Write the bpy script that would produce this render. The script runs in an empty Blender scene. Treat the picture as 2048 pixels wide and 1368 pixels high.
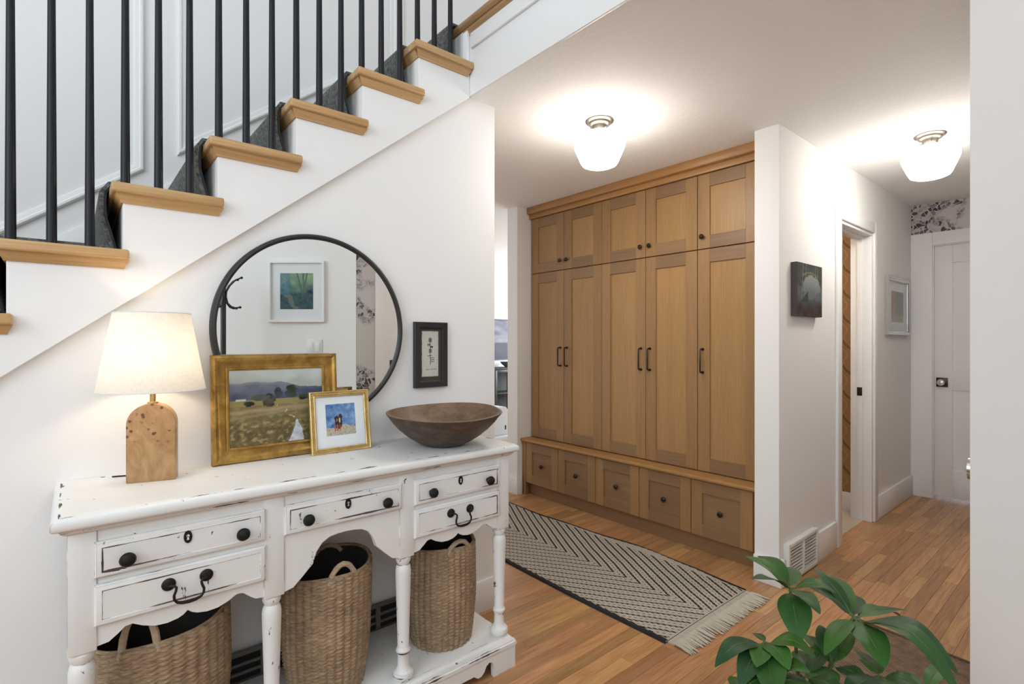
import bpy, bmesh, math, random
from mathutils import Vector, Matrix, noise as mnoise
random.seed(7)
sc = bpy.context.scene
COL = sc.collection
# ------------------------------------------------------------------ camera, world, light
F_PX, CAM_Z = 1041.0, 1.29
YAW = math.atan2(880.0, 1041.0)            # heading of the camera off the +Y axis towards +X
RX, FX = math.cos(YAW), math.sin(YAW)
RY, FY = -math.sin(YAW), math.cos(YAW)
cam_d = bpy.data.cameras.new('camera'); cam = bpy.data.objects.new('camera', cam_d); COL.objects.link(cam)
cam_d.sensor_width = 36.0; cam_d.lens = 36.0 * F_PX / 2048.0; cam_d.clip_start = 0.05
cam.location = (0, 0, CAM_Z); cam.rotation_euler = (math.pi / 2, 0, -YAW)
sc.camera = cam
sc.view_settings.view_transform = 'Standard'; sc.view_settings.look = 'None'
sc.view_settings.gamma = 1.0; sc.view_settings.use_curve_mapping = False
sc.view_settings.exposure = 0.6
sc.cycles.max_bounces = 8; sc.cycles.transparent_max_bounces = 8; sc.cycles.caustics_reflective = False; sc.cycles.caustics_refractive = False
sc.cycles.adaptive_threshold = 0.03
w = bpy.data.worlds.new('world'); sc.world = w; w.use_nodes = True
w.node_tree.nodes['Background'].inputs[0].default_value = (0.78, 0.88, 1.0, 1)
w.node_tree.nodes['Background'].inputs[1].default_value = 0.6
def area(name, loc, rot, sx, sy, power, col):
    d = bpy.data.lights.new(name, 'AREA'); d.shape = 'RECTANGLE'; d.size = sx; d.size_y = sy
    d.energy = power; d.color = col
    o = bpy.data.objects.new(name, d); COL.objects.link(o); o.location = loc; o.rotation_euler = rot
    return o
DAY = (0.85, 0.935, 1.0)
area('added_daylight_left', (-3.12, -0.3, 3.05), (0, -math.pi / 2, 0), 3.1, 2.8, 76, DAY)  # added area light acting as daylight; the foyer window around it is made up
area('added_daylight_rear', (-1.5, -2.52, 3.1), (math.pi / 2, 0, 0), 2.3, 2.9, 19, DAY)  # second added daylight lamp, behind the viewer in a made-up window
area('added_daylight_kitchen', (6.7, 5.0, 1.5), (0, math.pi / 2, 0), 1.5, 2.0, 80, DAY)  # lamp and window added so the far room is not dark
area('side_room_fill', (4.0, 2.1, 2.40), (0, 0, 0), .3, .3, 6, (1.0, .86, .68))  # unseen lamp added to brighten the gold wallpaper
area('added_daylight_upper', (4.9, 1.5, 4.0), (0, math.pi / 2, 0), 1.4, 1.6, 16, DAY)  # added area light for the landing, in an added unseen window

def wpt(u, v, depth):                       # a point of the room at a given distance along the view axis
    a = (u - 1024.0) / F_PX * depth; z = (684.0 - v) / F_PX * depth
    return Vector((RX * a + FX * depth, RY * a + FY * depth, CAM_Z + z))
def to_px(p):
    f = FX * p[0] + FY * p[1]; r = RX * p[0] + RY * p[1]
    if f < .05: return None
    return (1024 + F_PX * r / f, 684 - F_PX * (p[2] - CAM_Z) / f)

# ------------------------------------------------------------------ mesh helpers
ORG = {}
class MB:
    def __init__(s): s.v = []; s.f = []
    def add(s, vs, fs):
        n = len(s.v); s.v += [tuple(q) for q in vs]; s.f += [tuple(i + n for i in f) for f in fs]; return s
    def box(s, x0, x1, y0, y1, z0, z1):
        return s.add([(x0,y0,z0),(x1,y0,z0),(x1,y1,z0),(x0,y1,z0),(x0,y0,z1),(x1,y0,z1),(x1,y1,z1),(x0,y1,z1)],
                     [(0,3,2,1),(4,5,6,7),(0,1,5,4),(1,2,6,5),(2,3,7,6),(3,0,4,7)])
    def prism(s, pts, plane, a, b):
        n = len(pts)
        m = {'xy': lambda p, c: (p[0], p[1], c), 'xz': lambda p, c: (p[0], c, p[1]), 'yz': lambda p, c: (c, p[0], p[1])}[plane]
        vs = [m(p, a) for p in pts] + [m(p, b) for p in pts]
        return s.add(vs, [tuple(range(n)), tuple(range(2*n-1, n-1, -1))] + [(i, (i+1) % n, n+(i+1) % n, n+i) for i in range(n)])
    def lathe(s, prof, seg=24, c=(0,0,0), axis='z', sx=1.0):
        vs = []; n = len(prof)
        for (r, h) in prof:
            for k in range(seg):
                t = 2*math.pi*k/seg; p = (r*math.cos(t)*sx, r*math.sin(t), h)
                if axis == 'x': p = (p[2], p[0], p[1])
                elif axis == 'y': p = (p[0], p[2], p[1])
                vs.append((c[0]+p[0], c[1]+p[1], c[2]+p[2]))
        fs = [(i*seg+k, i*seg+(k+1) % seg, (i+1)*seg+(k+1) % seg, (i+1)*seg+k) for i in range(n-1) for k in range(seg)]
        if prof[0][0] > 1e-5: fs.append(tuple(range(seg-1, -1, -1)))
        if prof[-1][0] > 1e-5: fs.append(tuple((n-1)*seg+k for k in range(seg)))
        return s.add(vs, fs)
    def tube(s, pts, r, seg=8, closed=False):
        P = [Vector(p) for p in pts]; n = len(P)
        R = r if isinstance(r, (list, tuple)) else [r]*n
        vs = []; up = None
        for i in range(n):
            a = P[(i-1) % n] if (closed or i > 0) else P[0]
            b = P[(i+1) % n] if (closed or i < n-1) else P[-1]
            t = (b-a).normalized()
            if up is None: up = Vector((0,0,1)) if abs(t.z) < .9 else Vector((1,0,0))
            up = (up - t*up.dot(t)).normalized(); side = t.cross(up)
            for k in range(seg):
                q = 2*math.pi*k/seg; vs.append(P[i] + (up*math.cos(q) + side*math.sin(q))*R[i])
        m = n if closed else n-1
        fs = [(i*seg+k, i*seg+(k+1) % seg, ((i+1) % n)*seg+(k+1) % seg, ((i+1) % n)*seg+k) for i in range(m) for k in range(seg)]
        if not closed: fs += [tuple(range(seg)), tuple((n-1)*seg+k for k in range(seg-1, -1, -1))]
        return s.add(vs, fs)
    def rectframe(s, x0, x1, z0, z1, prof):
        """mitred frame in the XZ plane, prof = closed list of (inward distance, y)"""
        n = len(prof); vs = []
        for (sx, sz) in ((0,0),(1,0),(1,1),(0,1)):
            for (d, y) in prof:
                vs.append((x0+d if sx == 0 else x1-d, y, z0+d if sz == 0 else z1-d))
        fs = [(c*n+i, c*n+(i+1) % n, ((c+1) % 4)*n+(i+1) % n, ((c+1) % 4)*n+i) for c in range(4) for i in range(n)]
        return s.add(vs, fs)
    def build(s, name, mat, parent=None, bevel=0, seg=2, smooth=35, local=False, limit=30, kind=None):
        me = bpy.data.meshes.new(name)
        o = ORG.get(parent.name, Vector((0,0,0))) if (parent is not None and not local) else Vector((0,0,0))
        me.from_pydata([(p[0]-o[0], p[1]-o[1], p[2]-o[2]) for p in s.v], [], s.f)
        bm = bmesh.new(); bm.from_mesh(me)
        bmesh.ops.recalc_face_normals(bm, faces=bm.faces)
        if bevel:
            es = [e for e in bm.edges if len(e.link_faces) == 2 and e.calc_face_angle(0) > math.radians(limit)]
            bmesh.ops.bevel(bm, geom=es, offset=bevel, segments=seg, affect='EDGES', profile=.5, clamp_overlap=True)
        bm.to_mesh(me); bm.free()
        if smooth:
            me.polygons.foreach_set('use_smooth', [True]*len(me.polygons)); me.set_sharp_from_angle(angle=math.radians(smooth))
        if mat is not None: me.materials.append(mat)
        ob = bpy.data.objects.new(name, me); COL.objects.link(ob)
        if parent is not None: ob.parent = parent
        ORG[ob.name] = o
        if kind: ob['kind'] = kind
        return ob
def tag(o, label, cat=None, group=None, kind=None):
    o['label'] = label
    if cat: o['category'] = cat
    if group: o['group'] = group
    if kind: o['kind'] = kind
    return o
def thing(name, label, cat, loc=(0,0,0), rotz=0, group=None, kind=None):
    o = bpy.data.objects.new(name, None); COL.objects.link(o); o.location = loc; o.rotation_euler = (0,0,rotz)
    o.empty_display_size = .05
    ORG[o.name] = Vector(loc)
    return tag(o, label, cat, group, kind)
def struct(name, mb, mat, label, cat, **k):
    o = mb.build(name, mat, None, **k); return tag(o, label, cat, kind='structure')
def copy_part(src, parent, name=None):
    c = src.copy(); COL.objects.link(c); c.parent = parent; ORG[c.name] = ORG.get(parent.name, Vector((0,0,0)))
    for ch in list(src.children): copy_part(ch, c)
    return c
def arc(cx, cy, r, a0, a1, n):
    return [(cx + r*math.cos(math.radians(a0+(a1-a0)*i/n)), cy + r*math.sin(math.radians(a0+(a1-a0)*i/n))) for i in range(n+1)]

# ------------------------------------------------------------------ materials
class NT:
    def __init__(s, name):
        s.m = bpy.data.materials.new(name); s.m.use_nodes = True; s.t = s.m.node_tree
        s.b = s.t.nodes['Principled BSDF']; s.out = s.t.nodes['Material Output']
    def n(s, typ, **kw):
        nd = s.t.nodes.new(typ)
        for k, v in kw.items():
            if k.startswith('i_'):
                key = k[2:]; key = int(key) if key.isdigit() else key.replace('_', ' ')
                s.set(nd.inputs[key], v)
            else: setattr(nd, k, v)
        return nd
    def set(s, sock, v):
        if isinstance(v, bpy.types.NodeSocket): s.t.links.new(v, sock)
        else: sock.default_value = v
    def math(s, op, a, b=0.0, c=None, clamp=False):
        nd = s.t.nodes.new('ShaderNodeMath'); nd.operation = op; nd.use_clamp = clamp
        s.set(nd.inputs[0], a); s.set(nd.inputs[1], b)
        if c is not None: s.set(nd.inputs[2], c)
        return nd.outputs[0]
    def mix(s, f, a, b, mode='MIX'):
        nd = s.t.nodes.new('ShaderNodeMix'); nd.data_type = 'RGBA'; nd.blend_type = mode
        s.set(nd.inputs[0], f); s.set(nd.inputs[6], a if isinstance(a, bpy.types.NodeSocket) else (*a, 1)); s.set(nd.inputs[7], b if isinstance(b, bpy.types.NodeSocket) else (*b, 1))
        return nd.outputs[2]
    def ramp(s, fac, stops, interp='LINEAR'):
        nd = s.t.nodes.new('ShaderNodeValToRGB'); nd.color_ramp.interpolation = interp
        e = nd.color_ramp.elements
        while len(e) < len(stops): e.new(.5)
        for i, (p, c) in enumerate(stops):
            e[i].position = p; e[i].color = (*c, 1) if len(c) == 3 else c
        s.set(nd.inputs[0], fac); return nd.outputs[0]
    def obj(s): return s.n('ShaderNodeTexCoord').outputs['Object']
    def rand(s): return s.n('ShaderNodeObjectInfo').outputs['Random']
    def mapping(s, vec, scale=(1,1,1), loc=None, rot=None):
        nd = s.n('ShaderNodeMapping'); s.set(nd.inputs['Vector'], vec); nd.inputs['Scale'].default_value = scale
        if loc is not None: s.set(nd.inputs['Location'], loc)
        if rot is not None: nd.inputs['Rotation'].default_value = rot
        return nd.outputs[0]
    def noise(s, vec, scale=5, detail=4, rough=.5, dist=0):
        nd = s.n('ShaderNodeTexNoise'); s.set(nd.inputs['Vector'], vec); nd.inputs['Scale'].default_value = scale
        nd.inputs['Detail'].default_value = detail; nd.inputs['Roughness'].default_value = rough; nd.inputs['Distortion'].default_value = dist
        return nd.outputs[0]
    def voronoi(s, vec, scale, feature='F1', out=0):
        nd = s.n('ShaderNodeTexVoronoi'); nd.feature = feature; s.set(nd.inputs['Vector'], vec); nd.inputs['Scale'].default_value = scale
        return nd.outputs[out]
    def bump(s, h, strength=.2, dist=.01):
        nd = s.n('ShaderNodeBump'); s.set(nd.inputs['Height'], h); nd.inputs['Strength'].default_value = strength; nd.inputs['Distance'].default_value = dist
        s.t.links.new(nd.outputs[0], s.b.inputs['Normal']); return nd
    def fin(s, color=None, rough=.5, metal=0, spec=None):
        if color is not None: s.set(s.b.inputs['Base Color'], color if isinstance(color, bpy.types.NodeSocket) else (*color, 1))
        s.set(s.b.inputs['Roughness'], rough); s.set(s.b.inputs['Metallic'], metal)
        if spec is not None: s.b.inputs['Specular IOR Level'].default_value = spec
        return s.m
def srgb(r, g, b):
    f = lambda c: (c/255/12.92) if c/255 <= .04045 else ((c/255+.055)/1.055)**2.4
    return (f(r), f(g), f(b))
def plain(name, col, rough=.5, metal=0, noise_amt=0.0, nscale=8, bump=0, bscale=60, spec=None):
    t = NT(name); c = col
    if noise_amt:
        k = t.noise(t.obj(), nscale, 3)
        c = t.mix(k, tuple(q*(1-noise_amt) for q in col), tuple(min(1, q*(1+noise_amt)) for q in col))
    if bump: t.bump(t.noise(t.obj(), bscale, 3), bump, .004)
    return t.fin(c, rough, metal, spec)
def wood(name, c1, c2, axis, fine=1.0, tint=.10, rough=.42, figure=.3):
    t = NT(name); r = t.rand()
    off = t.n('ShaderNodeCombineXYZ'); 
    for i in range(3): t.set(off.inputs[i], t.math('MULTIPLY', r, 7.3+3.1*i))
    sc_ = {'x': (.7, 24, 24), 'y': (24, .7, 24), 'z': (24, 24, .7)}[axis]
    v = t.mapping(t.obj(), tuple(q*fine for q in sc_), off.outputs[0])
    g = t.noise(v, 6.0, 5, .62, .25)
    v2 = t.mapping(t.obj(), tuple(q*.16*fine for q in sc_), off.outputs[0])
    big = t.noise(v2, 3.0, 2, .5, .3)
    k = t.math('ADD', t.math('MULTIPLY', g, 1-figure), t.math('MULTIPLY', big, figure))
    col = t.ramp(k, [(.36, c1), (.64, c2)])
    hv = t.n('ShaderNodeHueSaturation'); t.set(hv.inputs['Color'], col)
    t.set(hv.inputs['Value'], t.math('ADD', t.math('MULTIPLY', r, 2*tint), 1-tint))
    t.bump(g, .08, .002)
    return t.fin(hv.outputs[0], rough)
M = {}
M['wall'] = plain('wall_paint', (.87, .862, .85), .75, bump=.05, bscale=180)
M['trim'] = plain('trim_paint', (.86, .86, .855), .45)
M['stair_white'] = plain('stair_paint', (.86, .855, .848), .5)
t = NT('ceiling_paint'); o_ = t.obj(); t.bump(t.noise(o_, 45, 4, .6), .35, .006); M['ceiling'] = t.fin((.93, .925, .92), .85)
FIR1, FIR2 = (.28, .150, .058), (.36, .205, .085)
M['fir_panel'] = wood('fir_panel', (.34, .185, .068), (.43, .245, .095), 'z', tint=.07)
M['fir_v'] = wood('fir_vertical', FIR1, FIR2, 'z')
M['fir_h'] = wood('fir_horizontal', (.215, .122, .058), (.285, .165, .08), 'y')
M['fir_top'] = wood('fir_bench', (.31, .15, .05), (.43, .225, .08), 'y', tint=.02)
M['oak_tread'] = wood('oak_tread', (.44, .25, .10), (.60, .385, .18), 'x', tint=.06)
M['oak_nosing'] = wood('oak_nosing', (.34, .20, .09), (.46, .29, .14), 'y', tint=.02)
def floor_mat():
    t = NT('oak_floor'); g = t.n('ShaderNodeNewGeometry').outputs['Random Per Island']
    r = t.math('FRACT', t.math('ADD', t.rand(), g))
    off = t.n('ShaderNodeCombineXYZ')
    for i in range(3): t.set(off.inputs[i], t.math('MULTIPLY', r, 11.7+5.3*i))
    fine = t.noise(t.mapping(t.obj(), (1.6, 40, 20), off.outputs[0]), 5, 5, .65, .2)
    fig = t.noise(t.mapping(t.obj(), (.55, 7.5, 7.5), off.outputs[0]), 2.2, 1, .5, .3)
    rings = t.math('MULTIPLY', t.math('ADD', t.math('SINE', t.math('MULTIPLY', fig, 34)), 1), .5)
    k = t.math('ADD', t.math('MULTIPLY', fine, .86), t.math('MULTIPLY', rings, .14))
    col = t.ramp(k, [(.25, (.30, .14, .052)), (.5, (.45, .235, .098)), (.75, (.55, .31, .14))])
    dark = t.noise(t.mapping(t.obj(), (2.2, 16, 16), off.outputs[0]), 1.7, 3, .6, .5)
    col = t.mix(t.ramp(dark, [(.64, (0,0,0)), (.80, (.55,.55,.55))]), col, (.19, .09, .04))
    hv = t.n('ShaderNodeHueSaturation'); t.set(hv.inputs['Color'], col)
    t.set(hv.inputs['Value'], t.math('ADD', t.math('MULTIPLY', r, .46), .78))
    t.set(hv.inputs['Hue'], t.math('ADD', t.math('MULTIPLY', t.math('FRACT', t.math('MULTIPLY', r, 7.0)), .016), .492))
    t.bump(fine, .06, .002)
    return t.fin(hv.outputs[0], .33)
M['floor'] = floor_mat()
M['floor_gap'] = plain('floor_gap', (.13, .065, .028), .8)
M['tile'] = plain('bath_tile', (.55, .47, .38), .4, noise_amt=.08)
def distressed(name='distressed_white_paint', th=.668):
    t = NT(name); o = t.obj()
    bv = t.n('ShaderNodeBevel'); bv.samples = 3; bv.inputs['Radius'].default_value = .004
    ge = t.n('ShaderNodeNewGeometry')
    vm = t.n('ShaderNodeVectorMath'); vm.operation = 'DOT_PRODUCT'
    t.t.links.new(bv.outputs[0], vm.inputs[0]); t.t.links.new(ge.outputs['Normal'], vm.inputs[1])
    edge = t.math('SUBTRACT', 1.0, vm.outputs['Value'])
    n1 = t.noise(o, 16, 4, .6); n2 = t.noise(o, 90, 3, .6)
    e = t.math('MULTIPLY', edge, t.math('ADD', n1, t.math('MULTIPLY', n2, .5)))
    m1 = t.ramp(e, [(.05, (0,0,0)), (.08, (1,1,1))])
    gate = t.ramp(t.noise(o, 9, 2), [(.5, (0,0,0)), (.56, (1,1,1))])
    m1 = t.math('MULTIPLY', m1, gate)
    chips = t.ramp(t.noise(t.mapping(o, (1, 1, .55)), 21, 5, .68, .6), [(th, (0,0,0)), (th+.012, (1,1,1))])
    at = t.n('ShaderNodeAttribute'); at.attribute_name = 'wear'
    wn = t.noise(t.mapping(o, (9, 9, 9)), 1.0, 2); wn2 = t.noise(o, 48, 5, .7)
    thr = t.math('SUBTRACT', 2.22, t.math('ADD', t.math('MULTIPLY', wn, 2.2), t.math('MULTIPLY', wn2, .55)))
    m2 = t.math('MULTIPLY', t.math('GREATER_THAN', at.outputs['Fac'], thr), t.math('GREATER_THAN', at.outputs['Fac'], .02))
    m = t.math('MAXIMUM', t.math('MAXIMUM', m1, chips), m2)
    white = t.mix(t.noise(o, 5, 3), (.76, .755, .735), (.84, .835, .82))
    col = t.mix(m, white, (.075, .058, .045))
    t.bump(t.math('SUBTRACT', t.math('MULTIPLY', n1, .15), m), .25, .002)
    return t.fin(col, .5)
M['distress'] = distressed()
M['distress_leg'] = distressed('chipped_white_paint', .615)
M['iron'] = plain('dark_iron', (.018, .017, .016), .42, .55, bump=.1, bscale=150)
M['bronze'] = plain('oil_rubbed_bronze', (.05, .04, .033), .32, .8)
M['black'] = plain('black_metal', (.016, .016, .017), .42)
M['baluster'] = plain('baluster_paint', (.008, .009, .013), .42, spec=.3)
M['nickel'] = plain('brushed_nickel', (.20, .175, .15), .38, .9)
M['brass'] = plain('brass', (.75, .52, .2), .25, 1.0)
M['chrome'] = plain('chrome', (.7, .7, .7), .15, 1.0)
t = NT('mirror_glass'); M['mirror'] = t.fin((.86, .89, .88), 0.0, 1.0)
t = NT('carpet'); c_ = t.mix(t.ramp(t.noise(t.obj(), 75, 5, .75), [(.35, (0,0,0)), (.66, (1,1,1))]), (.055, .058, .054), (.30, .31, .29)); t.bump(t.noise(t.obj(), 130, 4, .7), .9, .008); M['carpet'] = t.fin(c_, .95)
M['carpet_edge'] = plain('carpet_binding', (.03, .033, .036), .9)
def gold(name, a, b):
    t = NT(name); k = t.noise(t.mapping(t.obj(), (3, 3, 3)), 6, 5, .65, .6)
    t.bump(k, .12, .003)
    return t.fin(t.ramp(k, [(.3, a), (.68, b)]), .36, .75)
M['gold'] = gold('antique_gold', (.22, .115, .025), (.58, .35, .09))
M['gold2'] = gold('bright_gold', (.5, .33, .12), (.75, .55, .25))
def attr_mat(name, rough=.5):
    t = NT(name); a = t.n('ShaderNodeAttribute'); a.attribute_name = 'paint'
    return t.fin(a.outputs['Color'], rough)
M['paint'] = attr_mat('painted_canvas', .55)
M['print'] = attr_mat('paper_print', .6)
M['mat_board'] = plain('mat_board', (.80, .82, .83), .8)
def glass():
    t = NT('picture_glass')
    g = t.n('ShaderNodeBsdfGlossy'); g.inputs['Roughness'].default_value = .02
    tr = t.n('ShaderNodeBsdfTransparent'); mx = t.n('ShaderNodeMixShader')
    fr = t.n('ShaderNodeFresnel'); fr.inputs[0].default_value = 1.14
    gb = t.n('ShaderNodeNewGeometry').outputs['Backfacing']; t.set(mx.inputs[0], t.math('MULTIPLY', fr.outputs[0], t.math('SUBTRACT', 1.0, gb))); t.t.links.new(tr.outputs[0], mx.inputs[1]); t.t.links.new(g.outputs[0], mx.inputs[2])
    t.t.links.new(mx.outputs[0], t.out.inputs[0]); return t.m
M['glass'] = glass()
def wicker(name, a, b, c):
    t = NT(name); o = t.obj()
    k = t.noise(t.mapping(o, (18, 18, 120)), 2.2, 4, .7); k2 = t.noise(o, 9, 3)
    col = t.ramp(t.math('ADD', t.math('MULTIPLY', k, .75), t.math('MULTIPLY', k2, .25)), [(.3, a), (.5, b), (.72, c)])
    t.bump(t.noise(t.mapping(o, (60, 60, 400)), 2, 3), .4, .003)
    return t.fin(col, .8)
M['wicker'] = wicker('seagrass', (.12, .078, .042), (.32, .225, .135), (.55, .42, .27))
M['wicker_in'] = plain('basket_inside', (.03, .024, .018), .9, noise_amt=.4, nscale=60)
M['rope'] = wicker('seagrass_rope', (.28, .21, .14), (.46, .36, .25), (.58, .47, .34))
def burl():
    t = NT('burl_veneer'); o = t.obj()
    g = t.noise(t.mapping(o, (10, 10, 5)), 2.5, 5, .6, 1.5)
    col = t.ramp(g, [(.3, (.36, .19, .075)), (.7, (.56, .34, .16))])
    top = t.n('ShaderNodeSeparateXYZ'); t.set(top.inputs[0], o)
    band = t.ramp(top.outputs[2], [(.10, (0,0,0)), (.13, (1,1,1))])
    v = t.voronoi(t.mapping(o, (1, .2, 1)), 58)
    cl = t.ramp(t.noise(o, 24, 2), [(.44, (0,0,0)), (.52, (1,1,1))])
    knots = t.math('MULTIPLY', t.math('MULTIPLY', t.ramp(v, [(.2, (1,1,1)), (.33, (0,0,0))]), cl), band)
    col = t.mix(t.math('MULTIPLY', knots, .9), col, (.10, .035, .01))
    return t.fin(col, .35)
M['burl'] = burl()
t = NT('bowl_wood'); k_ = t.noise(t.mapping(t.obj(), (5, 5, 14)), 3, 6, .65, .8)
t.bump(k_, .15, .004); M['bowl'] = t.fin(t.ramp(k_, [(.3, (.035, .024, .017)), (.55, (.085, .053, .035)), (.75, (.16, .095, .055))]), .5)
t = NT('bowl_inside_wood'); k_ = t.noise(t.mapping(t.obj(), (5, 5, 8)), 3, 6, .65, .8)
M['bowl_in'] = t.fin(t.ramp(k_, [(.3, (.10, .06, .035)), (.7, (.24, .145, .08))]), .5)
def shade():
    t = NT('linen_shade'); o = t.obj()
    k = t.noise(t.mapping(o, (40, 40, 500)), 1.5, 3, .6); k2 = t.noise(t.mapping(o, (300, 300, 12)), 1.5, 3, .6)
    col = t.ramp(t.math('MULTIPLY', t.math('ADD', k, k2), .5), [(.35, (.78, .76, .73)), (.6, (.9, .89, .87))])
    d = t.n('ShaderNodeBsdfDiffuse'); t.set(d.inputs[0], col)
    tr = t.n('ShaderNodeBsdfTranslucent'); t.set(tr.inputs[0], col)
    mx = t.n('ShaderNodeMixShader'); mx.inputs[0].default_value = .5
    t.t.links.new(d.outputs[0], mx.inputs[1]); t.t.links.new(tr.outputs[0], mx.inputs[2]); t.t.links.new(mx.outputs[0], t.out.inputs[0])
    return t.m
M['shade'] = shade()
def emit(name, col, st):
    t = NT(name); t.b.inputs['Base Color'].default_value = (.9, .9, .9, 1); t.b.inputs['Emission Color'].default_value = (*col, 1)
    t.b.inputs['Emission Strength'].default_value = st; t.b.inputs['Roughness'].default_value = .25; return t.m
M['globe'] = emit('opal_glass_lit', (1.0, .935, .85), 25.0)
_t = M['globe'].node_tree; _tc = _t.nodes.new('ShaderNodeTexCoord'); _sx = _t.nodes.new('ShaderNodeSeparateXYZ'); _mr = _t.nodes.new('ShaderNodeMapRange')
_t.links.new(_tc.outputs['Object'], _sx.inputs[0]); _t.links.new(_sx.outputs[2], _mr.inputs[0])
for _i, _v in ((1, -.085), (2, -.20), (3, 4.8), (4, 29.0)): _mr.inputs[_i].default_value = _v     # glow graded weaker towards the top to soften the ceiling halo
_t.links.new(_mr.outputs[0], _t.nodes['Principled BSDF'].inputs['Emission Strength'])
M['leaf'] = None
def leafmat():
    t = NT('leaf'); r = t.rand()
    k = t.noise(t.obj(), 14, 3)
    a = t.mix(r, (.007, .030, .015), (.045, .135, .016))
    col = t.mix(t.math('MULTIPLY', k, .6), a, (.04, .12, .022))
    t.b.inputs['Transmission Weight'].default_value = 0
    t.set(t.b.inputs['Subsurface Weight'], 0.0)
    return t.fin(col, .45, spec=.3)
M['leaf'] = leafmat()
M['stem'] = plain('stem_green', (.07, .12, .025), .5)
M['bark'] = plain('plant_stem_bark', (.16, .11, .06), .8, noise_amt=.3)
M['terracotta'] = plain('pot_glaze', (.62, .60, .56), .45)
M['soil'] = plain('soil', (.04, .028, .02), .95, noise_amt=.4, nscale=50)
t = NT('jute_mat'); o_ = t.obj(); sep = t.n('ShaderNodeSeparateXYZ'); t.set(sep.inputs[0], o_)
kx = t.math('SINE', t.math('MULTIPLY', sep.outputs[0], 420)); ky = t.math('SINE', t.math('MULTIPLY', sep.outputs[1], 300))
kk = t.math('ADD', t.math('MULTIPLY', t.math('MULTIPLY', kx, ky), .35), t.noise(o_, 30, 4))
t.bump(kk, .6, .004); M['mat'] = t.fin(t.ramp(kk, [(.2, (.10, .06, .035)), (.75, (.26, .165, .10))]), .9)
def floral():
    t = NT('floral_wallpaper'); o = t.obj()
    cl = t.noise(t.mapping(o, (1, 1, 1.15), (.35, -.03, .1)), 3.3, 2, .5)
    clump = t.ramp(cl, [(.45, (0,0,0)), (.52, (1,1,1))])
    d = t.n('ShaderNodeVectorMath'); d.operation = 'ADD'
    nz = t.n('ShaderNodeTexNoise'); t.set(nz.inputs['Vector'], o); nz.inputs['Scale'].default_value = 18
    sc2 = t.n('ShaderNodeVectorMath'); sc2.operation = 'SCALE'; t.t.links.new(nz.outputs['Color'], sc2.inputs[0]); sc2.inputs['Scale'].default_value = .06
    t.t.links.new(o, d.inputs[0]); t.t.links.new(sc2.outputs[0], d.inputs[1])
    v = t.voronoi(d.outputs[0], 34, 'F1', 1)
    lv = t.n('ShaderNodeSeparateColor'); t.set(lv.inputs[0], v)
    leaf = t.ramp(lv.outputs[0], [(.2, (.06, .06, .07)), (.5, (.22, .22, .23)), (.8, (.55, .53, .52))])
    edge = t.ramp(t.voronoi(d.outputs[0], 34, 'DISTANCE_TO_EDGE', 0), [(.03, (1,1,1)), (.09, (0,0,0))])
    leaf = t.mix(edge, leaf, (.6, .57, .56))
    wash = t.mix(t.noise(o, 2.2, 2), (.60, .56, .55), (.70, .67, .66))
    return t.fin(t.mix(clump, wash, leaf), .7)
M['floral'] = floral()
def goldpaper():
    t = NT('swirl_wallpaper'); o = t.obj(); sp = t.n('ShaderNodeSeparateXYZ'); t.set(sp.inputs[0], o)
    y = t.math('MULTIPLY', sp.outputs[1], 1.0); z = sp.outputs[2]
    ph = t.math('ADD', y, t.math('MULTIPLY', t.math('SINE', t.math('MULTIPLY', z, 33.0)), .028))
    bandx = t.math('FRACT', t.math('MULTIPLY', t.math('ADD', ph, 10.0), 8.5))
    zz = t.math('FRACT', t.math('ADD', t.math('MULTIPLY', z, 5.25), t.math('MULTIPLY', t.math('FLOOR', t.math('MULTIPLY', t.math('ADD', ph, 10.0), 8.5)), .5)))
    cx = t.math('SUBTRACT', bandx, t.math('ADD', .35, t.math('MULTIPLY', t.math('POWER', zz, 2.0), .5)))
    wid = t.math('MULTIPLY', t.math('SINE', t.math('MULTIPLY', zz, 3.14159)), .2)
    leafm = t.math('SUBTRACT', wid, t.math('ABSOLUTE', cx))
    stemm = t.math('SUBTRACT', .05, t.math('ABSOLUTE', t.math('SUBTRACT', bandx, .95)))
    col = t.mix(t.ramp(stemm, [(.0, (0,0,0)), (.03, (1,1,1))]), (.36, .20, .085), (.48, .30, .15))
    col = t.mix(t.ramp(leafm, [(.0, (0,0,0)), (.03, (1,1,1))]), col, (.52, .33, .16))
    col = t.mix(t.ramp(leafm, [(.04, (0,0,0)), (.06, (1,1,1))]), col, (.17, .105, .035))
    return t.fin(t.mix(t.math('MULTIPLY', t.noise(o, 30, 4), .35), col, (.30, .15, .06)), .6)
M['swirl'] = goldpaper()
M['vent'] = plain('vent_white', (.78, .77, .74), .5)
M['vent_dark'] = plain('vent_shadow', (.02, .018, .016), .9)
M['register'] = plain('register_brown', (.16, .14, .125), .55)
M['white_plastic'] = plain('white_plastic', (.78, .79, .80), .4)
M['sky_glass'] = M['glass']

# ------------------------------------------------------------------ layout
FZ = 0.01            # finished floor
CZ = 2.43            # low ceiling
YW = 1.985           # console wall
YN, YS = 1.93, 1.965 # tread edge, stringer face
YF = 2.95            # stairwell wall
UP = 2.767           # upper floor
XF = 1.405           # edge of the upper floor
TOP = 5.2
C0 = (1.608, 0.2387) # corner where the angled entry wall meets the hall wall
DU = Vector((RX, -RY, 0))      # along the angled wall (towards the hall)
DN = Vector((RY, RX, 0))       # its normal, into the room

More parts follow.
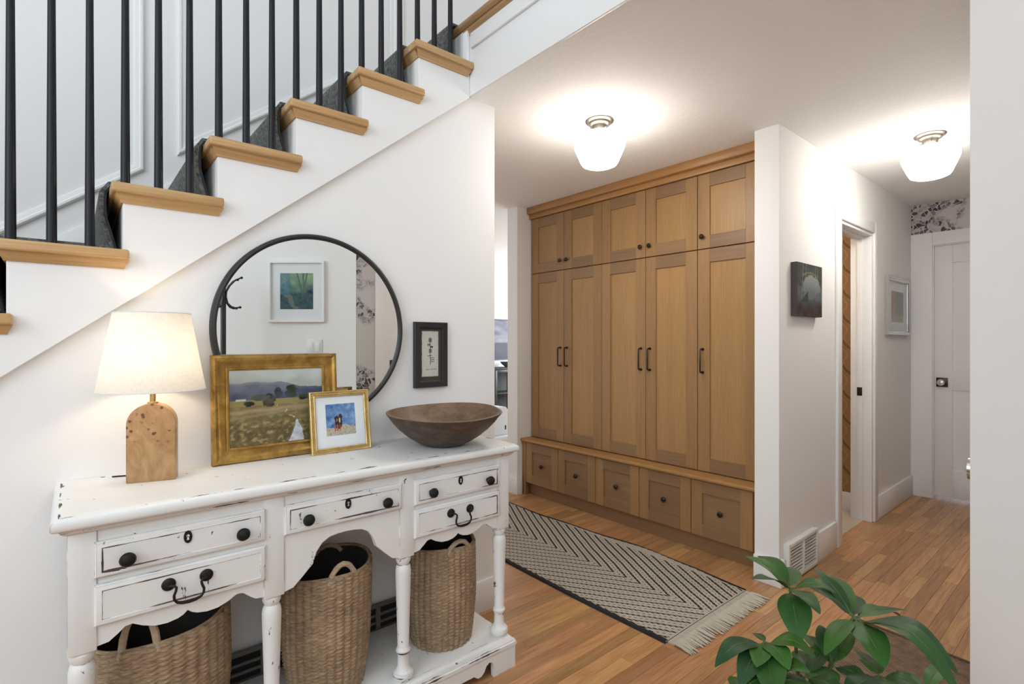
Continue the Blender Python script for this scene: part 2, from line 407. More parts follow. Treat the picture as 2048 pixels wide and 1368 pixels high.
# floor ---------------------------------------------------------------
fl = struct('floor', MB().box(-3.4, 7.2, -2.8, 7.0, -.08, FZ-.006), M['floor_gap'], 'honey oak strip floor running through the hall', 'floor')
PW = .0575
def plank_mb(L):
    m = MB(); x0, x1, y0, y1 = .0004, L-.0004, .0004, PW-.0004; c = .0007
    m.add([(x0,y0,-.006),(x1,y0,-.006),(x1,y1,-.006),(x0,y1,-.006),(x0,y0,-c),(x1,y0,-c),(x1,y1,-c),(x0,y1,-c),
           (x0+c,y0+c,0),(x1-c,y0+c,0),(x1-c,y1-c,0),(x0+c,y1-c,0)],
          [(0,1,5,4),(1,2,6,5),(2,3,7,6),(3,0,4,7),(4,5,9,8),(5,6,10,9),(6,7,11,10),(7,4,8,11),(8,9,10,11)])
    return m
LENS = [.34, .45, .58, .72, .9, 1.1]
rp = random.Random(11); cand = []
row = 0; y = -2.7
while y < 6.6:
    x = -3.3 - rp.random()*.8
    while x < 7.0:
        L = rp.choice(LENS); cand.append((x, y, L)); x += L
    y += PW
def parea(c):
    x, y, L = c
    if x < 1.0 or x > 5.5 or y < .2 or y > 3.35: return 0
    ps = [to_px((x+dx, y+dy, FZ)) for dx, dy in ((0,0),(L,0),(L,PW),(0,PW))]
    if any(p is None for p in ps): return 0
    cx = sum(p[0] for p in ps)/4; cy = sum(p[1] for p in ps)/4
    if not (930 < cx < 1945 and 900 < cy < 1380): return 0
    if x > 2.95 and y > 1.15: return 0
    if 1.95 < x and x+L < 2.63 and y > 1.28: return 0
    return abs(sum(ps[i][0]*ps[(i+1) % 4][1]-ps[(i+1) % 4][0]*ps[i][1] for i in range(4)))/2
cand.sort(key=parea, reverse=True)
proto = {}
for L in LENS:
    o = plank_mb(L).build('plank', M['floor'], None, smooth=0); proto[L] = o.data; COL.objects.unlink(o); bpy.data.objects.remove(o)
for (x, y, L) in cand[:300]:
    o = bpy.data.objects.new('plank', proto[L]); COL.objects.link(o); o.parent = fl; o.location = (x, y, FZ)
m = MB()
for (x, y, L) in cand[300:]:
    q = plank_mb(L); m.add([(a+x, b+y, c+FZ) for a, b, c in q.v], q.f)
m.build('floor_planks', M['floor'], fl, smooth=0, kind='stuff')

# walls and ceilings ----------------------------------------------------
struct('ceiling', MB().box(XF+.012, 7.2, -1.6, 7.0, CZ, UP-.03), M['ceiling'], 'low white textured ceiling over the hall and cabinets', 'ceiling')
struct('ceiling_upper', MB().box(-3.4, 7.2, -2.8, 7.0, TOP, TOP+.1), M['wall'], 'high white ceiling over the stairwell', 'ceiling')
struct('floor_upper', MB().box(XF+.02, 5.2, -1.6, 6.0, UP-.03, UP), M['oak_nosing'], 'oak upstairs landing floor', 'floor')
# console wall under the stair, cut to the slope of the stringer
SL = .2/.2545
def string_z(x): return 2.421 + (x-1.407)*.7795
w1 = MB().prism([(-1.70, FZ), (1.567, FZ), (1.567, CZ), (1.367, CZ), (-1.66, string_z(-1.66)+.04), (-1.70, FZ+.02)], 'xz', YW, YW+.12)
w1.box(1.447, 1.567, YW+.1, 3.2, FZ, CZ)
struct('wall_console', w1, M['wall'], 'white wall under the stair behind the console table', 'wall')
struct('wall_stairwell', MB().box(-3.3, 1.583, YF, YF+.12, FZ, TOP), M['wall'], 'white panelled wall beyond the staircase', 'wall')
struct('wall_left', MB().box(-3.4, -3.2, -2.8, -1.7, FZ, TOP).box(-3.4, -3.2, 1.1, 3.1, FZ, TOP).box(-3.4, -3.2, -1.7, 1.1, FZ, 1.45).box(-3.4, -3.2, -1.7, 1.1, 4.65, TOP),
       M['wall'], 'white outer wall with the added tall foyer window', 'wall')
struct('wall_rear', MB().box(-3.4, -2.7, -2.8, -2.6, FZ, TOP).box(-.3, .4, -2.8, -2.6, FZ, TOP).box(-2.7, -.3, -2.8, -2.6, FZ, 1.6).box(-2.7, -.3, -2.8, -2.6, 4.6, TOP),
       M['wall'], 'white wall behind the viewer with an added wide window', 'wall')
E0 = Vector((C0[0], C0[1], 0)) - DU*1.9
we = MB().prism([(C0[0], C0[1]), (E0.x, E0.y), (E0.x, -2.7), (E0.x+.14, -2.7), (E0.x+.14, E0.y-.07), (XF+.05, C0[1]-.28), (C0[0]+.06, C0[1]-.12)], 'xy', FZ, TOP)
struct('wall_entry', we, M['wall'], 'plain white angled wall at the right edge by the plant', 'wall')
DX0, DX1 = 1.865, 2.70          # door in the right hall wall
wr = MB().box(C0[0]+.002, DX0, C0[1]-.12, C0[1], FZ, CZ).box(DX1, 5.5, C0[1]-.12, C0[1], FZ, CZ).box(DX0, DX1, C0[1]-.12, C0[1], 2.06, CZ)
struct('wall_hall_right', wr, M['floral'], 'grey floral papered wall seen in the round mirror', 'wall')
JX0, JX1, JZ = 3.70, 4.35, 2.06
wh = MB().box(2.82, JX0, 1.176, 1.303, FZ, CZ).box(JX1, 5.39, 1.176, 1.303, FZ, CZ).box(JX0, JX1, 1.176, 1.303, JZ, CZ)
struct('wall_hall_left', wh, M['wall'], 'white hall wall beside the oak cabinets with a doorway', 'wall')
EY0, EY1, EZ = .235, 1.035, 2.085
we2 = MB().box(5.39, 5.51, EY1, 1.31, FZ, CZ).box(5.39, 5.51, -.5, EY0, FZ, CZ).box(5.39, 5.51, EY0, EY1, EZ, CZ)
struct('wall_end', we2, M['floral'], 'hall end wall papered with grey foliage above the white door', 'wall')
struct('wall_cabinet', MB().box(3.43, 3.53, 1.303, 3.43, FZ, CZ).box(2.85, 3.43, 3.303, 3.43, FZ, CZ), M['wall'], 'white niche wall around the oak cabinets', 'wall')
struct('wall_bathroom', MB().box(4.50, 4.58, 1.303, 3.3, FZ, CZ), M['swirl'], 'gold swirl papered wall inside the side doorway', 'wall')
struct('wall_bathroom_back', MB().box(3.53, 4.5, 3.2, 3.3, FZ, CZ), M['swirl'], 'gold papered back wall of the small side room', 'wall')
struct('floor_bathroom', MB().box(3.53, 4.50, 1.22, 3.2, FZ-.004, FZ+.004), M['tile'], 'beige tile floor inside the side doorway', 'floor')
struct('baseboard_bathroom', MB().box(4.485, 4.50, 1.303, 3.2, FZ+.004, .15), M['trim'], 'white baseboard under the gold wallpaper', 'baseboard', bevel=.002)
struct('wall_kitchen', MB().box(1.3, 7.0, 6.6, 6.7, FZ, CZ), M['wall'], 'white far wall of the room beyond the hall', 'wall')
struct('wall_kitchen_right', MB().box(6.8, 6.95, 1.3, 3.9, FZ, CZ).box(6.8, 6.95, 6.1, 6.6, FZ, CZ).box(6.8, 6.95, 3.9, 6.1, FZ, .8).box(6.8, 6.95, 3.9, 6.1, 2.2, CZ).box(3.53, 6.8, 3.30, 3.42, FZ, CZ),
       M['wall'], 'white side wall of the room beyond the hall', 'wall')
struct('wall_kitchen_left', MB().box(1.3, 1.42, 3.07, 6.6, FZ, CZ), M['wall'], 'white left wall of the room beyond the hall', 'wall')
struct('wall_upper', MB().box(5.0, 5.12, -1.6, .6, UP, TOP).box(5.0, 5.12, 2.4, 3.1, UP, TOP).box(5.0, 5.12, .6, 2.4, UP, 3.2).box(5.0, 5.12, .6, 2.4, 4.8, TOP),
       M['wall'], 'white upstairs wall seen between the balusters', 'wall')
struct('wall_upper_side', MB().box(1.583, 2.5, YF, YF+.12, UP, TOP).box(3.35, 5.0, YF, YF+.12, UP, TOP).box(2.5, 3.35, YF, YF+.12, 4.82, TOP), M['wall'], 'upstairs side wall with a cased opening at the stair head', 'wall')
m = MB().box(2.41, 2.5, YF-.018, YF, UP, 4.91).box(3.35, 3.44, YF-.018, YF, UP, 4.91).box(2.5, 3.35, YF-.018, YF, 4.82, 4.91)
struct('trim_5', m, M['trim'], 'white door casing at the stair head upstairs', 'trim', bevel=.004)
struct('trim_6', MB().box(1.556, 1.592, YF-.016, YF+.0, UP-.02, TOP-.01), M['trim'], 'white corner bead at the end of the stairwell wall', 'trim', bevel=.004)
d3 = thing('door_3', 'grey white upstairs door behind the top balusters', 'door', (2.92, YF+.05, UP), kind='structure')
MB().box(2.503, 3.347, YF+.03, YF+.07, UP+.004, 4.817).build('leaf', M['trim'], d3, bevel=.003)
for (za, zb) in ((UP+.2, UP+.95), (UP+1.1, UP+1.9)):
    MB().rectframe(2.62, 3.23, za, zb, [(0, YF+.03), (.008, YF+.022), (.02, YF+.024), (.026, YF+.03)]).build('panel_molding', M['trim'], d3)

# fascia of the upper floor
fa = MB().box(XF, XF+.012, -2.6, YS+.002, CZ-.004, UP-.063).box(XF-.012, XF, -2.6, YS-.02, 2.636, UP-.063)
struct('trim_1', fa, M['trim'], 'stepped white fascia board along the upper floor edge', 'trim', bevel=.002)
MB_ = MB().prism([(XF+.05, UP-.0305), (XF-.016, UP-.0305), (XF-.012, UP-.042), (XF-.004, UP-.05), (XF-.001, UP-.062), (XF+.05, UP-.062)], 'xz', -2.6, 2.94)
nz = MB_.prism([(XF+.05, UP-.03), (XF-.022, UP-.03), (XF-.034, UP-.02), (XF-.036, UP-.008), (XF-.028, UP+.001), (XF+.05, UP+.001)], 'xz', -2.6, 2.94)
struct('trim_2', nz, M['oak_nosing'], 'oak nosing along the edge of the upstairs landing', 'trim', bevel=.003)

# added windows, all out of view, to go with the daylight lamps -----------------------------------------------------------------
def window(name, label, axis, c, a0, a1, z0, z1, nx, nz):
    t_ = thing(name, label, 'window', (c, (a0+a1)/2, z0) if axis == 'x' else ((a0+a1)/2, c, z0), kind='structure')
    def bx(m, u0, u1, d0, d1, v0, v1):
        return m.box(c+d0, c+d1, u0, u1, v0, v1) if axis == 'x' else m.box(u0, u1, c+d0, c+d1, v0, v1)
    m = MB()
    for (u0, u1, v0, v1) in ((a0, a0+.06, z0, z1), (a1-.06, a1, z0, z1), (a0+.06, a1-.06, z0, z0+.06), (a0+.06, a1-.06, z1-.06, z1)): bx(m, u0, u1, -.05, .05, v0, v1)
    m.build('window_frame', M['trim'], t_, bevel=.004)
    for i in range(1, nx): bx(MB(), a0+(a1-a0)*i/nx-.012, a0+(a1-a0)*i/nx+.012, -.015, .015, z0+.06, z1-.06).build('muntin', M['trim'], t_)
    for j in range(1, nz): bx(MB(), a0+.06, a1-.06, -.013, .013, z0+(z1-z0)*j/nz-.012, z0+(z1-z0)*j/nz+.012).build('muntin', M['trim'], t_)
    for i in range(nx):
        for j in range(nz):
            u0 = a0+.02+(a1-a0-.04)*i/nx; u1 = a0+.02+(a1-a0-.04)*(i+1)/nx; v0 = z0+.02+(z1-z0-.04)*j/nz; v1 = z0+.02+(z1-z0-.04)*(j+1)/nz
            bx(MB(), u0, u1, -.004, .004, v0, v1).build('pane', M['glass'], t_, smooth=0)
window('added_window_1', 'added unseen tall white foyer window on the left outer wall', 'x', -3.28, -1.7, 1.1, 1.45, 4.65, 3, 4)
window('added_window_2', 'added unseen wide white foyer window behind the viewer', 'y', -2.7, -2.7, -.3, 1.6, 4.6, 3, 4)
window('added_window_3', 'added white window for daylight in the room beyond the hall', 'x', 6.88, 3.9, 6.1, .8, 2.2, 2, 2)
window('added_window_4', 'added white upstairs window for daylight beyond the landing', 'x', 5.06, .6, 2.4, 3.2, 4.8, 2, 2)

# baseboards
def base_prof(x0, x1, y0, y1, z=.165): return MB().box(x0, x1, y0, y1, FZ, z)
bb = MB().box(2.803, 2.82, 1.158, 1.303, FZ, .15).box(2.82, 2.858, 1.158, 1.176, FZ, .15)
struct('baseboard_post', bb, M['trim'], 'white baseboard wrapping the foot of the wall post', 'baseboard', bevel=.004)
struct('baseboard_hall', MB().box(3.285, 3.612, 1.159, 1.176, FZ, .178), M['trim'], 'short white baseboard between the floor vent and the doorway', 'baseboard', bevel=.004)
struct('baseboard_hall_far', MB().box(4.425, 5.385, 1.159, 1.176, FZ, .178), M['trim'], 'white baseboard under the silver framed picture', 'baseboard', bevel=.004)
struct('baseboard_pilaster', MB().box(2.834, 2.85, 3.288, 3.43, FZ, .16).box(2.85, 2.895, 3.288, 3.303, FZ, .16), M['trim'], 'white baseboard at the foot of the pier left of the cabinets', 'baseboard', bevel=.003)
struct('baseboard_console', MB().box(-1.6, 1.567, YW-.015, YW, FZ, .16).box(1.567, 1.582, YW-.015, 3.1, FZ, .16), M['trim'], 'white baseboard behind the console table and baskets', 'baseboard', bevel=.003)
struct('baseboard_kitchen', MB().box(1.42, 6.8, 6.585, 6.6, FZ, .15), M['trim'], 'white baseboard in the room beyond', 'baseboard')

# hall doorway casing and jamb
cs = MB()
for (xa, xb, za, zb) in ((JX0-.075, JX0-.004, FZ, JZ+.075), (JX1+.004, JX1+.075, FZ, JZ+.075), (JX0-.004, JX1+.004, JZ+.004, JZ+.075)):
    cs.box(xa, xb, 1.157, 1.176, za, zb)
struct('trim_3', cs, M['trim'], 'white casing around the side doorway', 'trim', bevel=.005)
jb = MB().box(JX1-.016, JX1, 1.172, 1.305, FZ, JZ).box(JX0, JX0+.016, 1.172, 1.305, FZ, JZ).box(JX0+.016, JX1-.016, 1.172, 1.305, JZ-.016, JZ)
jb.box(JX1-.028, JX1-.016, 1.225, 1.262, FZ, JZ-.016).box(JX0+.016, JX0+.028, 1.225, 1.262, FZ, JZ-.016).box(JX0+.016, JX1-.016, 1.225, 1.262, JZ-.028, JZ-.016)
jo = struct('trim_4', jb, M['trim'], 'white door jamb with stop and black strike plate', 'trim', bevel=.002)
MB().box(JX1-.031, JX1-.0275, 1.228, 1.26, .905, .965).build('strike_plate', M['bronze'], jo, bevel=.001)

# end door --------------------------------------------------------------
def panel_door(root, axis, c, sgn, a0, a1, z0, z1, panels, stile=.11):
    """door leaf of stiles, rails and recessed panels; face at c, looking along sgn*axis"""
    def bx(u0, u1, d0, d1, v0, v1):
        d0, d1 = sorted((c+sgn*d0, c+sgn*d1))
        return MB().box(d0, d1, u0, u1, v0, v1) if axis == 'x' else MB().box(u0, u1, d0, d1, v0, v1)
    bx(a0, a0+stile, -.04, 0, z0, z1).build('stile', M['trim'], root, bevel=.002)
    bx(a1-stile, a1, -.04, 0, z0, z1).build('stile', M['trim'], root, bevel=.002)
    zs = [z0] + [q for p in panels for q in p] + [z1]
    for i in range(0, len(zs), 2): bx(a0+stile, a1-stile, -.04, 0, zs[i], zs[i+1]).build('rail', M['trim'], root, bevel=.002)
    for (p0, p1) in panels: bx(a0+stile-.004, a1-stile+.004, -.03, -.012, p0-.004, p1+.004).build('panel', M['trim'], root)
dr = thing('door_1', 'white panelled door at the end of the hall', 'door', (5.41, .63, FZ), kind='structure')
panel_door(dr, 'x', 5.405, -1, EY0+.02, EY1-.008, .035, EZ-.008, [(.26, .90), (1.07, 1.93)], stile=.118)
kp = MB().box(5.397, 5.405, .937, 1.012, .925, 1.0).build('knob_plate', M['bronze'], dr, bevel=.002)
MB().lathe([(.0, -.055), (.018, -.053), (.026, -.042), (.024, -.03), (.012, -.02), (.011, 0)], 20, (5.397, .975, .963), 'x').build('knob', M['chrome'], kp)
cs = MB()
for (ya, yb, za, zb) in ((EY1-.004, EY1+.1405, FZ, EZ+.1), (EY0-.1, EY0+.004, FZ, EZ+.1), (EY0+.004, EY1-.004, EZ-.004, EZ+.1)):
    cs.box(5.368, 5.39, ya, yb, za, zb)
for (ya, yb, za, zb) in ((EY1-.012, EY1+.012, FZ, EZ+.012), (EY1+.004, EY1+.02, FZ, EZ+.022), (EY0, EY1, EZ-.012, EZ+.012)):
    cs.box(5.38, 5.40, ya, yb, za, zb)
struct('trim_7', cs, M['trim'], 'white casing around the end door', 'trim', bevel=.004)
# door in the right hall wall
dr = thing('door_2', 'white panelled door seen at the right edge of the mirror', 'door', ((DX0+DX1)/2, C0[1]-.03, FZ), kind='structure')
panel_door(dr, 'y', C0[1]-.012, 1, DX0+.006, DX1-.006, .02, 2.05, [(.25, .82), (1.25, 1.92)], stile=.12)
kp = MB().box(1.885, 1.962, C0[1]-.012, C0[1]-.003, 1.06, 1.15).build('lock_plate', M['bronze'], dr, bevel=.002)
MB().lathe([(.0, .022), (.016, .02), (.018, .008), (.018, 0)], 18, (1.924, C0[1]-.003, 1.105), 'y').build('thumb_turn', M['bronze'], kp)
kn = MB().lathe([(.034, 0), (.032, .006), (.012, .01), (.012, .04), (.03, .052), (.03, .062), (.0, .068)], 20, (1.924, C0[1]-.012, .935), 'y').build('knob', M['chrome'], dr)
cs = MB()
for (xa, xb, za, zb) in ((DX0-.11, DX0, FZ, 2.17), (DX1, DX1+.11, FZ, 2.17), (DX0, DX1, 2.06, 2.17)): cs.box(xa, xb, C0[1], C0[1]+.018, za, zb)
struct('trim_8', cs, M['trim'], 'white casing of the door reflected in the mirror', 'trim', bevel=.004)

# vent in the hall baseboard
vt = thing('wall_vent', 'white louvred return vent low on the hall wall post', 'vent', (3.08, 1.15, FZ))
VX0, VX1, VZ0, VZ1 = 2.872, 3.275, .018, .222
m = MB()
for (a, b, c_, d) in ((VX0, VX0+.022, VZ0, VZ1), (VX1-.022, VX1, VZ0, VZ1), (VX0+.022, VX1-.022, VZ1-.022, VZ1), (VX0+.022, VX1-.022, VZ0, VZ0+.022), ((VX0+VX1)/2-.008, (VX0+VX1)/2+.008, VZ0+.022, VZ1-.022)):
    m.box(a, b, 1.146, 1.176, c_, d)
m.build('vent_frame', M['vent'], vt, bevel=.002)
MB().box(VX0+.022, VX1-.022, 1.172, 1.1755, VZ0+.022, VZ1-.022).build('vent_back', M['vent_dark'], vt)
for i in range(9):
    z = VZ0+.0265+i*.0176
    for (a, b) in ((VX0+.022, (VX0+VX1)/2-.008), ((VX0+VX1)/2+.008, VX1-.022)):
        MB().box(a, b, 1.149, 1.158, z, z+.0065).build('louver', M['vent'], vt, smooth=0)
# floor register behind the console
rg = thing('baseboard_register', 'brown slotted baseboard register behind the seagrass baskets', 'vent', (.75, YW-.02, .06))
m = MB().box(.36, 1.10, YW-.03, YW-.015, .085, .10).box(.36, 1.10, YW-.03, YW-.015, .215, .23)
for i in range(6): m.box(.36+i*.144, .38+i*.144, YW-.03, YW-.015, .10, .215)
m.build('register_frame', M['register'], rg, bevel=.002)
MB().box(.37, 1.09, YW-.0165, YW-.0155, .09, .225).build('register_back', M['vent_dark'], rg)
for i in range(5):
    for z in (.125, .155, .185): MB().box(.38+i*.144, .504+i*.144, YW-.026, YW-.02, z-.005, z+.005).build('slat', M['register'], rg)

# ------------------------------------------------------------------ staircase
st = thing('staircase', 'white staircase with oak treads, black tapered balusters and grey carpet runner', 'staircase', (-.3, 2.45, FZ))
RUN, RISE = .2545, .2
def TX(k): return 1.106 - RUN*(13-k)
def TZ(k): return 2.567 - RISE*(13-k)
# stringer with stepped top
pts = [(XF-.001, CZ-.004), (XF-.001, UP-.034)]
pts = [(XF-.0005, string_z(XF))]
pts.append((XF-.0005, UP-.04)); pts.append((TX(14)+.03, UP-.04))
for k in range(13, 0, -1):
    pts.append((TX(k+1)+.03, TZ(k)-.03)); pts.append((TX(k)+.03, TZ(k)-.03))
pts.append((TX(1)+.03, FZ)); pts.append((TX(1)+.30, FZ))
MB().prism(pts, 'xz', YS, YS+.035).build('stringer', M['stair_white'], st, bevel=.0015, smooth=0)
for k in range(1, 14):
    x, z = TX(k), TZ(k)
    x2 = x+RUN+.03 if k < 13 else XF-.002
    xe = min(x+.298, XF-.004)
    m = MB().prism([(x, YN), (xe, YN), (xe, YS-.0005), (x2, YS-.0005), (x2, YF-.02), (x, YF-.02)], 'xy', z-.03, z)
    tr = m.build('tread', M['oak_tread'], st, bevel=.011, seg=3)
    x1 = min(x+.283, XF-.018)
    pr = [(YS, z-.056), (YS-.006, z-.056), (YS-.009, z-.047), (YS-.016, z-.039), (YS-.02, z-.03), (YS, z-.03)]
    cm = MB(); n = len(pr); vs = []
    for (yy, zz) in pr: vs.append((x+.03-(YS-yy), yy, zz))
    for (yy, zz) in pr: vs.append((x1+(YS-yy)*.8, yy, zz))
    cm.add(vs, [tuple(range(n)), tuple(range(2*n-1, n-1, -1))] + [(i, (i+1) % n, n+(i+1) % n, n+i) for i in range(n)])
    pf = [(x+.03, z-.056), (x+.024, z-.056), (x+.021, z-.047), (x+.014, z-.039), (x+.01, z-.03), (x+.03, z-.03)]
    cm.prism(pf, 'xz', YS-.002, YF-.025)
    cm.build('cove_molding', M['oak_tread'], tr, smooth=40)
    zb = TZ(k-1) if k > 1 else FZ
    MB().box(x+.03, x+.046, YS+.036, YF-.02, zb+.001, z-.031).build('riser', M['stair_white'], st)
MB().box(TX(14)+.03, XF+.016, YS+.036, YF-.02, TZ(13)+.001, UP-.032).build('riser', M['stair_white'], st)
# carpet runner falling from nosing to nosing
def carpet(off):
    P = [(TX(1)+.03-off, FZ)]
    for k in range(1, 15):
        x = TX(k); z = TZ(k) if k < 14 else UP
        b = TZ(k-1) if k > 1 else FZ
        P += [(x+.022-off, b+.004+off), (x+.012-off, b+.05), (x-.004-off, b+.11), (x-.006-off, z-.045), (x-.004-off, z-.012), (x+.006-off*.4, z+.004+off*.9)]
        if k < 14: P.append((x+.03, z+.003+off))
    P.append((TX(14)+.06, UP+.003+off)); return P
def strip(a, b, y0, y1, ny=1):
    m = MB(); n = len(a)
    m.prism(a + b[::-1], 'xz', y0, y1); return m
ca, cb = carpet(.001), carpet(.020)
m = MB(); n = len(ca)
for (y0, y1) in ((2.046, 2.845),):
    vs = [(p[0], y0, p[1]) for p in ca] + [(p[0], y0, p[1]) for p in cb] + [(p[0], y1, p[1]) for p in ca] + [(p[0], y1, p[1]) for p in cb]
    fs = []
    for i in range(n-1):
        fs += [(i, i+1, n+i+1, n+i), (2*n+i+1, 2*n+i, 3*n+i, 3*n+i+1), (n+i, n+i+1, 3*n+i+1, 3*n+i), (i+1, i, 2*n+i, 2*n+i+1)]
    m.add(vs, fs)
cr = m.build('carpet_runner', M['carpet'], st, smooth=50); cr['label'] = 'dark grey carpet runner'
for y0 in (2.0395, 2.845):
    m = MB(); vs = [(p[0]*.35+q_[0]*.65, y0, p[1]*.35+q_[1]*.65) for p, q_ in zip(cb, ca)] + [(p[0], y0, p[1]) for p in ca] + [(p[0]*.35+q_[0]*.65, y0+.0065, p[1]*.35+q_[1]*.65) for p, q_ in zip(cb, ca)] + [(p[0], y0+.0065, p[1]) for p in ca]
    fs = []
    for i in range(n-1):
        fs += [(i, i+1, n+i+1, n+i), (2*n+i+1, 2*n+i, 3*n+i, 3*n+i+1), (n+i, n+i+1, 3*n+i+1, 3*n+i), (i+1, i, 2*n+i, 2*n+i+1)]
    m.add(vs, fs); m.build('carpet_binding', M['carpet_edge'], cr)
# balusters
HR = .93
bal0 = None
for k in range(1, 14):
    for i in range(3):
        x = TX(k)+.037+i*RUN/3; z0 = TZ(k); z1 = TZ(k)+HR+(i*RUN/3)*SL
        L = z1-z0
        m = MB().lathe([(.0122, 0), (.0122, .02), (.0118, .12), (.0095, .62), (.0082, L)], 14, (x, YS+.022, z0-.002))
        m.build('baluster', M['baluster'], st, smooth=40)
P0 = Vector((TX(1)-.05, YS+.022, TZ(1)+HR-.075)); P1 = Vector((TX(13)+.25, YS+.022, TZ(13)+HR+.145))
hp = [(-.028, 0), (-.03, .02), (-.022, .045), (0, .055), (.022, .045), (.03, .02), (.028, 0)]
m = MB(); n = len(hp)
m.add([(P0.x, P0.y+a, P0.z+b) for a, b in hp] + [(P1.x, P1.y+a, P1.z+b) for a, b in hp], [tuple(range(n)), tuple(range(2*n-1, n-1, -1))] + [(i, (i+1) % n, n+(i+1) % n, n+i) for i in range(n)])
m.build('handrail', M['oak_tread'], st)
# stairwell wall skirt and panel mouldings
def skz(x): return 2.018 + (x-.166)*.757
def sk2(x): return 1.746 + (x+.038)*.757
sk = MB().prism([(-1.6, sk2(-1.6)-.30), (1.42, sk2(1.42)-.30), (1.42, sk2(1.34)), (1.34, sk2(1.34)), (-1.6, sk2(-1.6))], 'xz', YF-.016, YF)
struct('baseboard_stair', sk, M['trim'], 'white sloping skirt board along the far side of the stair', 'baseboard', bevel=.003)
def moulding(path, name, label):
    prof = [(0, 0), (0, -.012), (.006, -.02), (.014, -.02), (.02, -.012), (.032, -.01), (.038, -.006), (.038, 0)]
    n = len(path); P = [Vector((p[0], 0, p[1])) for p in path]; vs = []
    for i in range(n):
        a, b, c = P[i-1], P[i], P[(i+1) % n]
        d1 = (b-a).normalized(); d2 = (c-b).normalized()
        n1 = Vector((-d1.z, 0, d1.x)); n2 = Vector((-d2.z, 0, d2.x)); bis = (n1+n2).normalized(); L = 1/max(.3, bis.dot(n1))
        for (d, y) in prof: q = b + bis*d*L; vs.append((q.x, YF+y, q.z))
    m = MB(); k = len(prof)
    m.add(vs, [(i*k+j, i*k+(j+1) % k, ((i+1) % n)*k+(j+1) % k, ((i+1) % n)*k+j) for i in range(n) for j in range(k)])
    struct(name, m, M['trim'], label, 'trim')
moulding([(-.75, skz(-.75)), (.255, skz(.255)), (.255, 4.2), (-.75, 3.6)], 'trim_9', 'sloping white panel moulding low on the stairwell wall')
moulding([(.387, skz(.387)), (1.263, skz(1.263)), (1.545, skz(1.263)), (1.545, 4.6), (.387, 4.2)], 'trim_10', 'tall white panel moulding near the top of the stairs')

# ------------------------------------------------------------------ built-in cabinets
CE = [3.288, 2.905, 2.518, 2.130, 1.743, 1.356]
DXF = 2.997
def shaker(root, name, y0, y1, z0, z1, xf, fw, fh, th=.02, pm='fir_panel'):
    """door or drawer front with stiles, rails and a recessed panel (front towards -X)"""
    g = .0021; y0 += g; y1 -= g; z0 += g; z1 -= g
    p = MB().box(xf+.009, xf+.016, y0+fw-.005, y1-fw+.005, z0+fh-.005, z1-fh+.005).build(name, M[pm], root)
    for (a, b) in ((y0, y0+fw), (y1-fw, y1)): MB().box(xf, xf+th, a, b, z0, z1).build('stile', M['fir_v'], p, bevel=.0012, seg=1)
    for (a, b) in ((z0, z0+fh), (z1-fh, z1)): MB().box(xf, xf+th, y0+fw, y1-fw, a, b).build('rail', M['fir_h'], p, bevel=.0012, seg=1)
    return p
def knob(p, y, z, xf, r=.0155):
    MB().lathe([(0, -.028), (r*.6, -.0275), (r*.95, -.022), (r, -.017), (r*.85, -.012), (.006, -.009), (.006, 0)], 18, (xf, y, z), 'x').build('knob', M['bronze'], p)
def pull(p, y, z0, z1, xf):
    m = MB().tube([(xf+.002, y, z1-.008), (xf-.024, y, z1-.008), (xf-.031, y, z1-.012), (xf-.033, y, z1-.022), (xf-.033, y, z0+.022), (xf-.031, y, z0+.012), (xf-.024, y, z0+.008), (xf+.002, y, z0+.008)], .0052, 8)
    for z in (z0+.008, z1-.008): m.lathe([(.009, -.006), (.009, 0)], 12, (xf, y, z), 'x')
    m.build('handle', M['bronze'], p)
units = [((0, 1), 'oak built-in cabinet with paired doors at the left by the opening', 2.905),
         ((2, 3), 'oak built-in cabinet with paired doors in the middle of the wall', 2.130),
         ((4,), 'single-door oak built-in cabinet at the right against the white post', 1.743)]
for cols, lab, mid in units:
    ya, yb = CE[cols[-1]+1], CE[cols[0]]
    u = thing('wall_cabinet_unit', lab, 'cabinet', (3.2, (ya+yb)/2, .481), group='built-in oak cabinets')
    MB().box(DXF+.0205, 3.425, ya+.0005, yb-.0005, .4815, 2.334).build('body', M['fir_v'], u)
    for c in cols:
        y1, y0 = CE[c], CE[c+1]
        ks = (y0+.036) if abs(mid-y0) < .01 else (y1-.036)
        d = shaker(u, 'upper_door', y0, y1, 1.868, 2.332, DXF, .08, .08); knob(d, ks, 1.944, DXF)
        d = shaker(u, 'tall_door', y0, y1, .486, 1.866, DXF, .08, .082); pull(d, ks, 1.093, 1.253, DXF)
m = MB().box(2.982, 3.425, 1.32, 3.3, 2.3345, 2.372)
m.prism([(3.425, 2.372), (2.972, 2.372), (2.958, 2.376), (2.954, 2.384), (2.954, 2.4298), (3.425, 2.4298)], 'xz', 1.31, 3.301)
tag(m.build('cabinet_cornice', M['fir_top'], None, bevel=.0015), 'continuous oak cornice above the cabinets under the ceiling', 'cornice')
BXF = 2.905
DE = [3.256, 2.880, 2.499, 2.116, 1.733, 1.352]
bn = thing('bench_cabinet', 'long oak bench base with five drawers under the cabinets', 'bench', (3.15, 2.3, FZ))
MB().box(BXF+.0205, 3.425, 1.306, 3.3, .112, .4545).build('body', M['fir_v'], bn)
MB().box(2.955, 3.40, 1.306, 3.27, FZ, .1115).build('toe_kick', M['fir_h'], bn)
MB().box(BXF-.002, BXF+.02, 3.258, 3.300, FZ, .4545).build('end_stile', M['fir_v'], bn, bevel=.001)
MB().box(BXF+.02, 2.955, 3.272, 3.300, FZ, .1115).build('end_panel', M['fir_v'], bn)
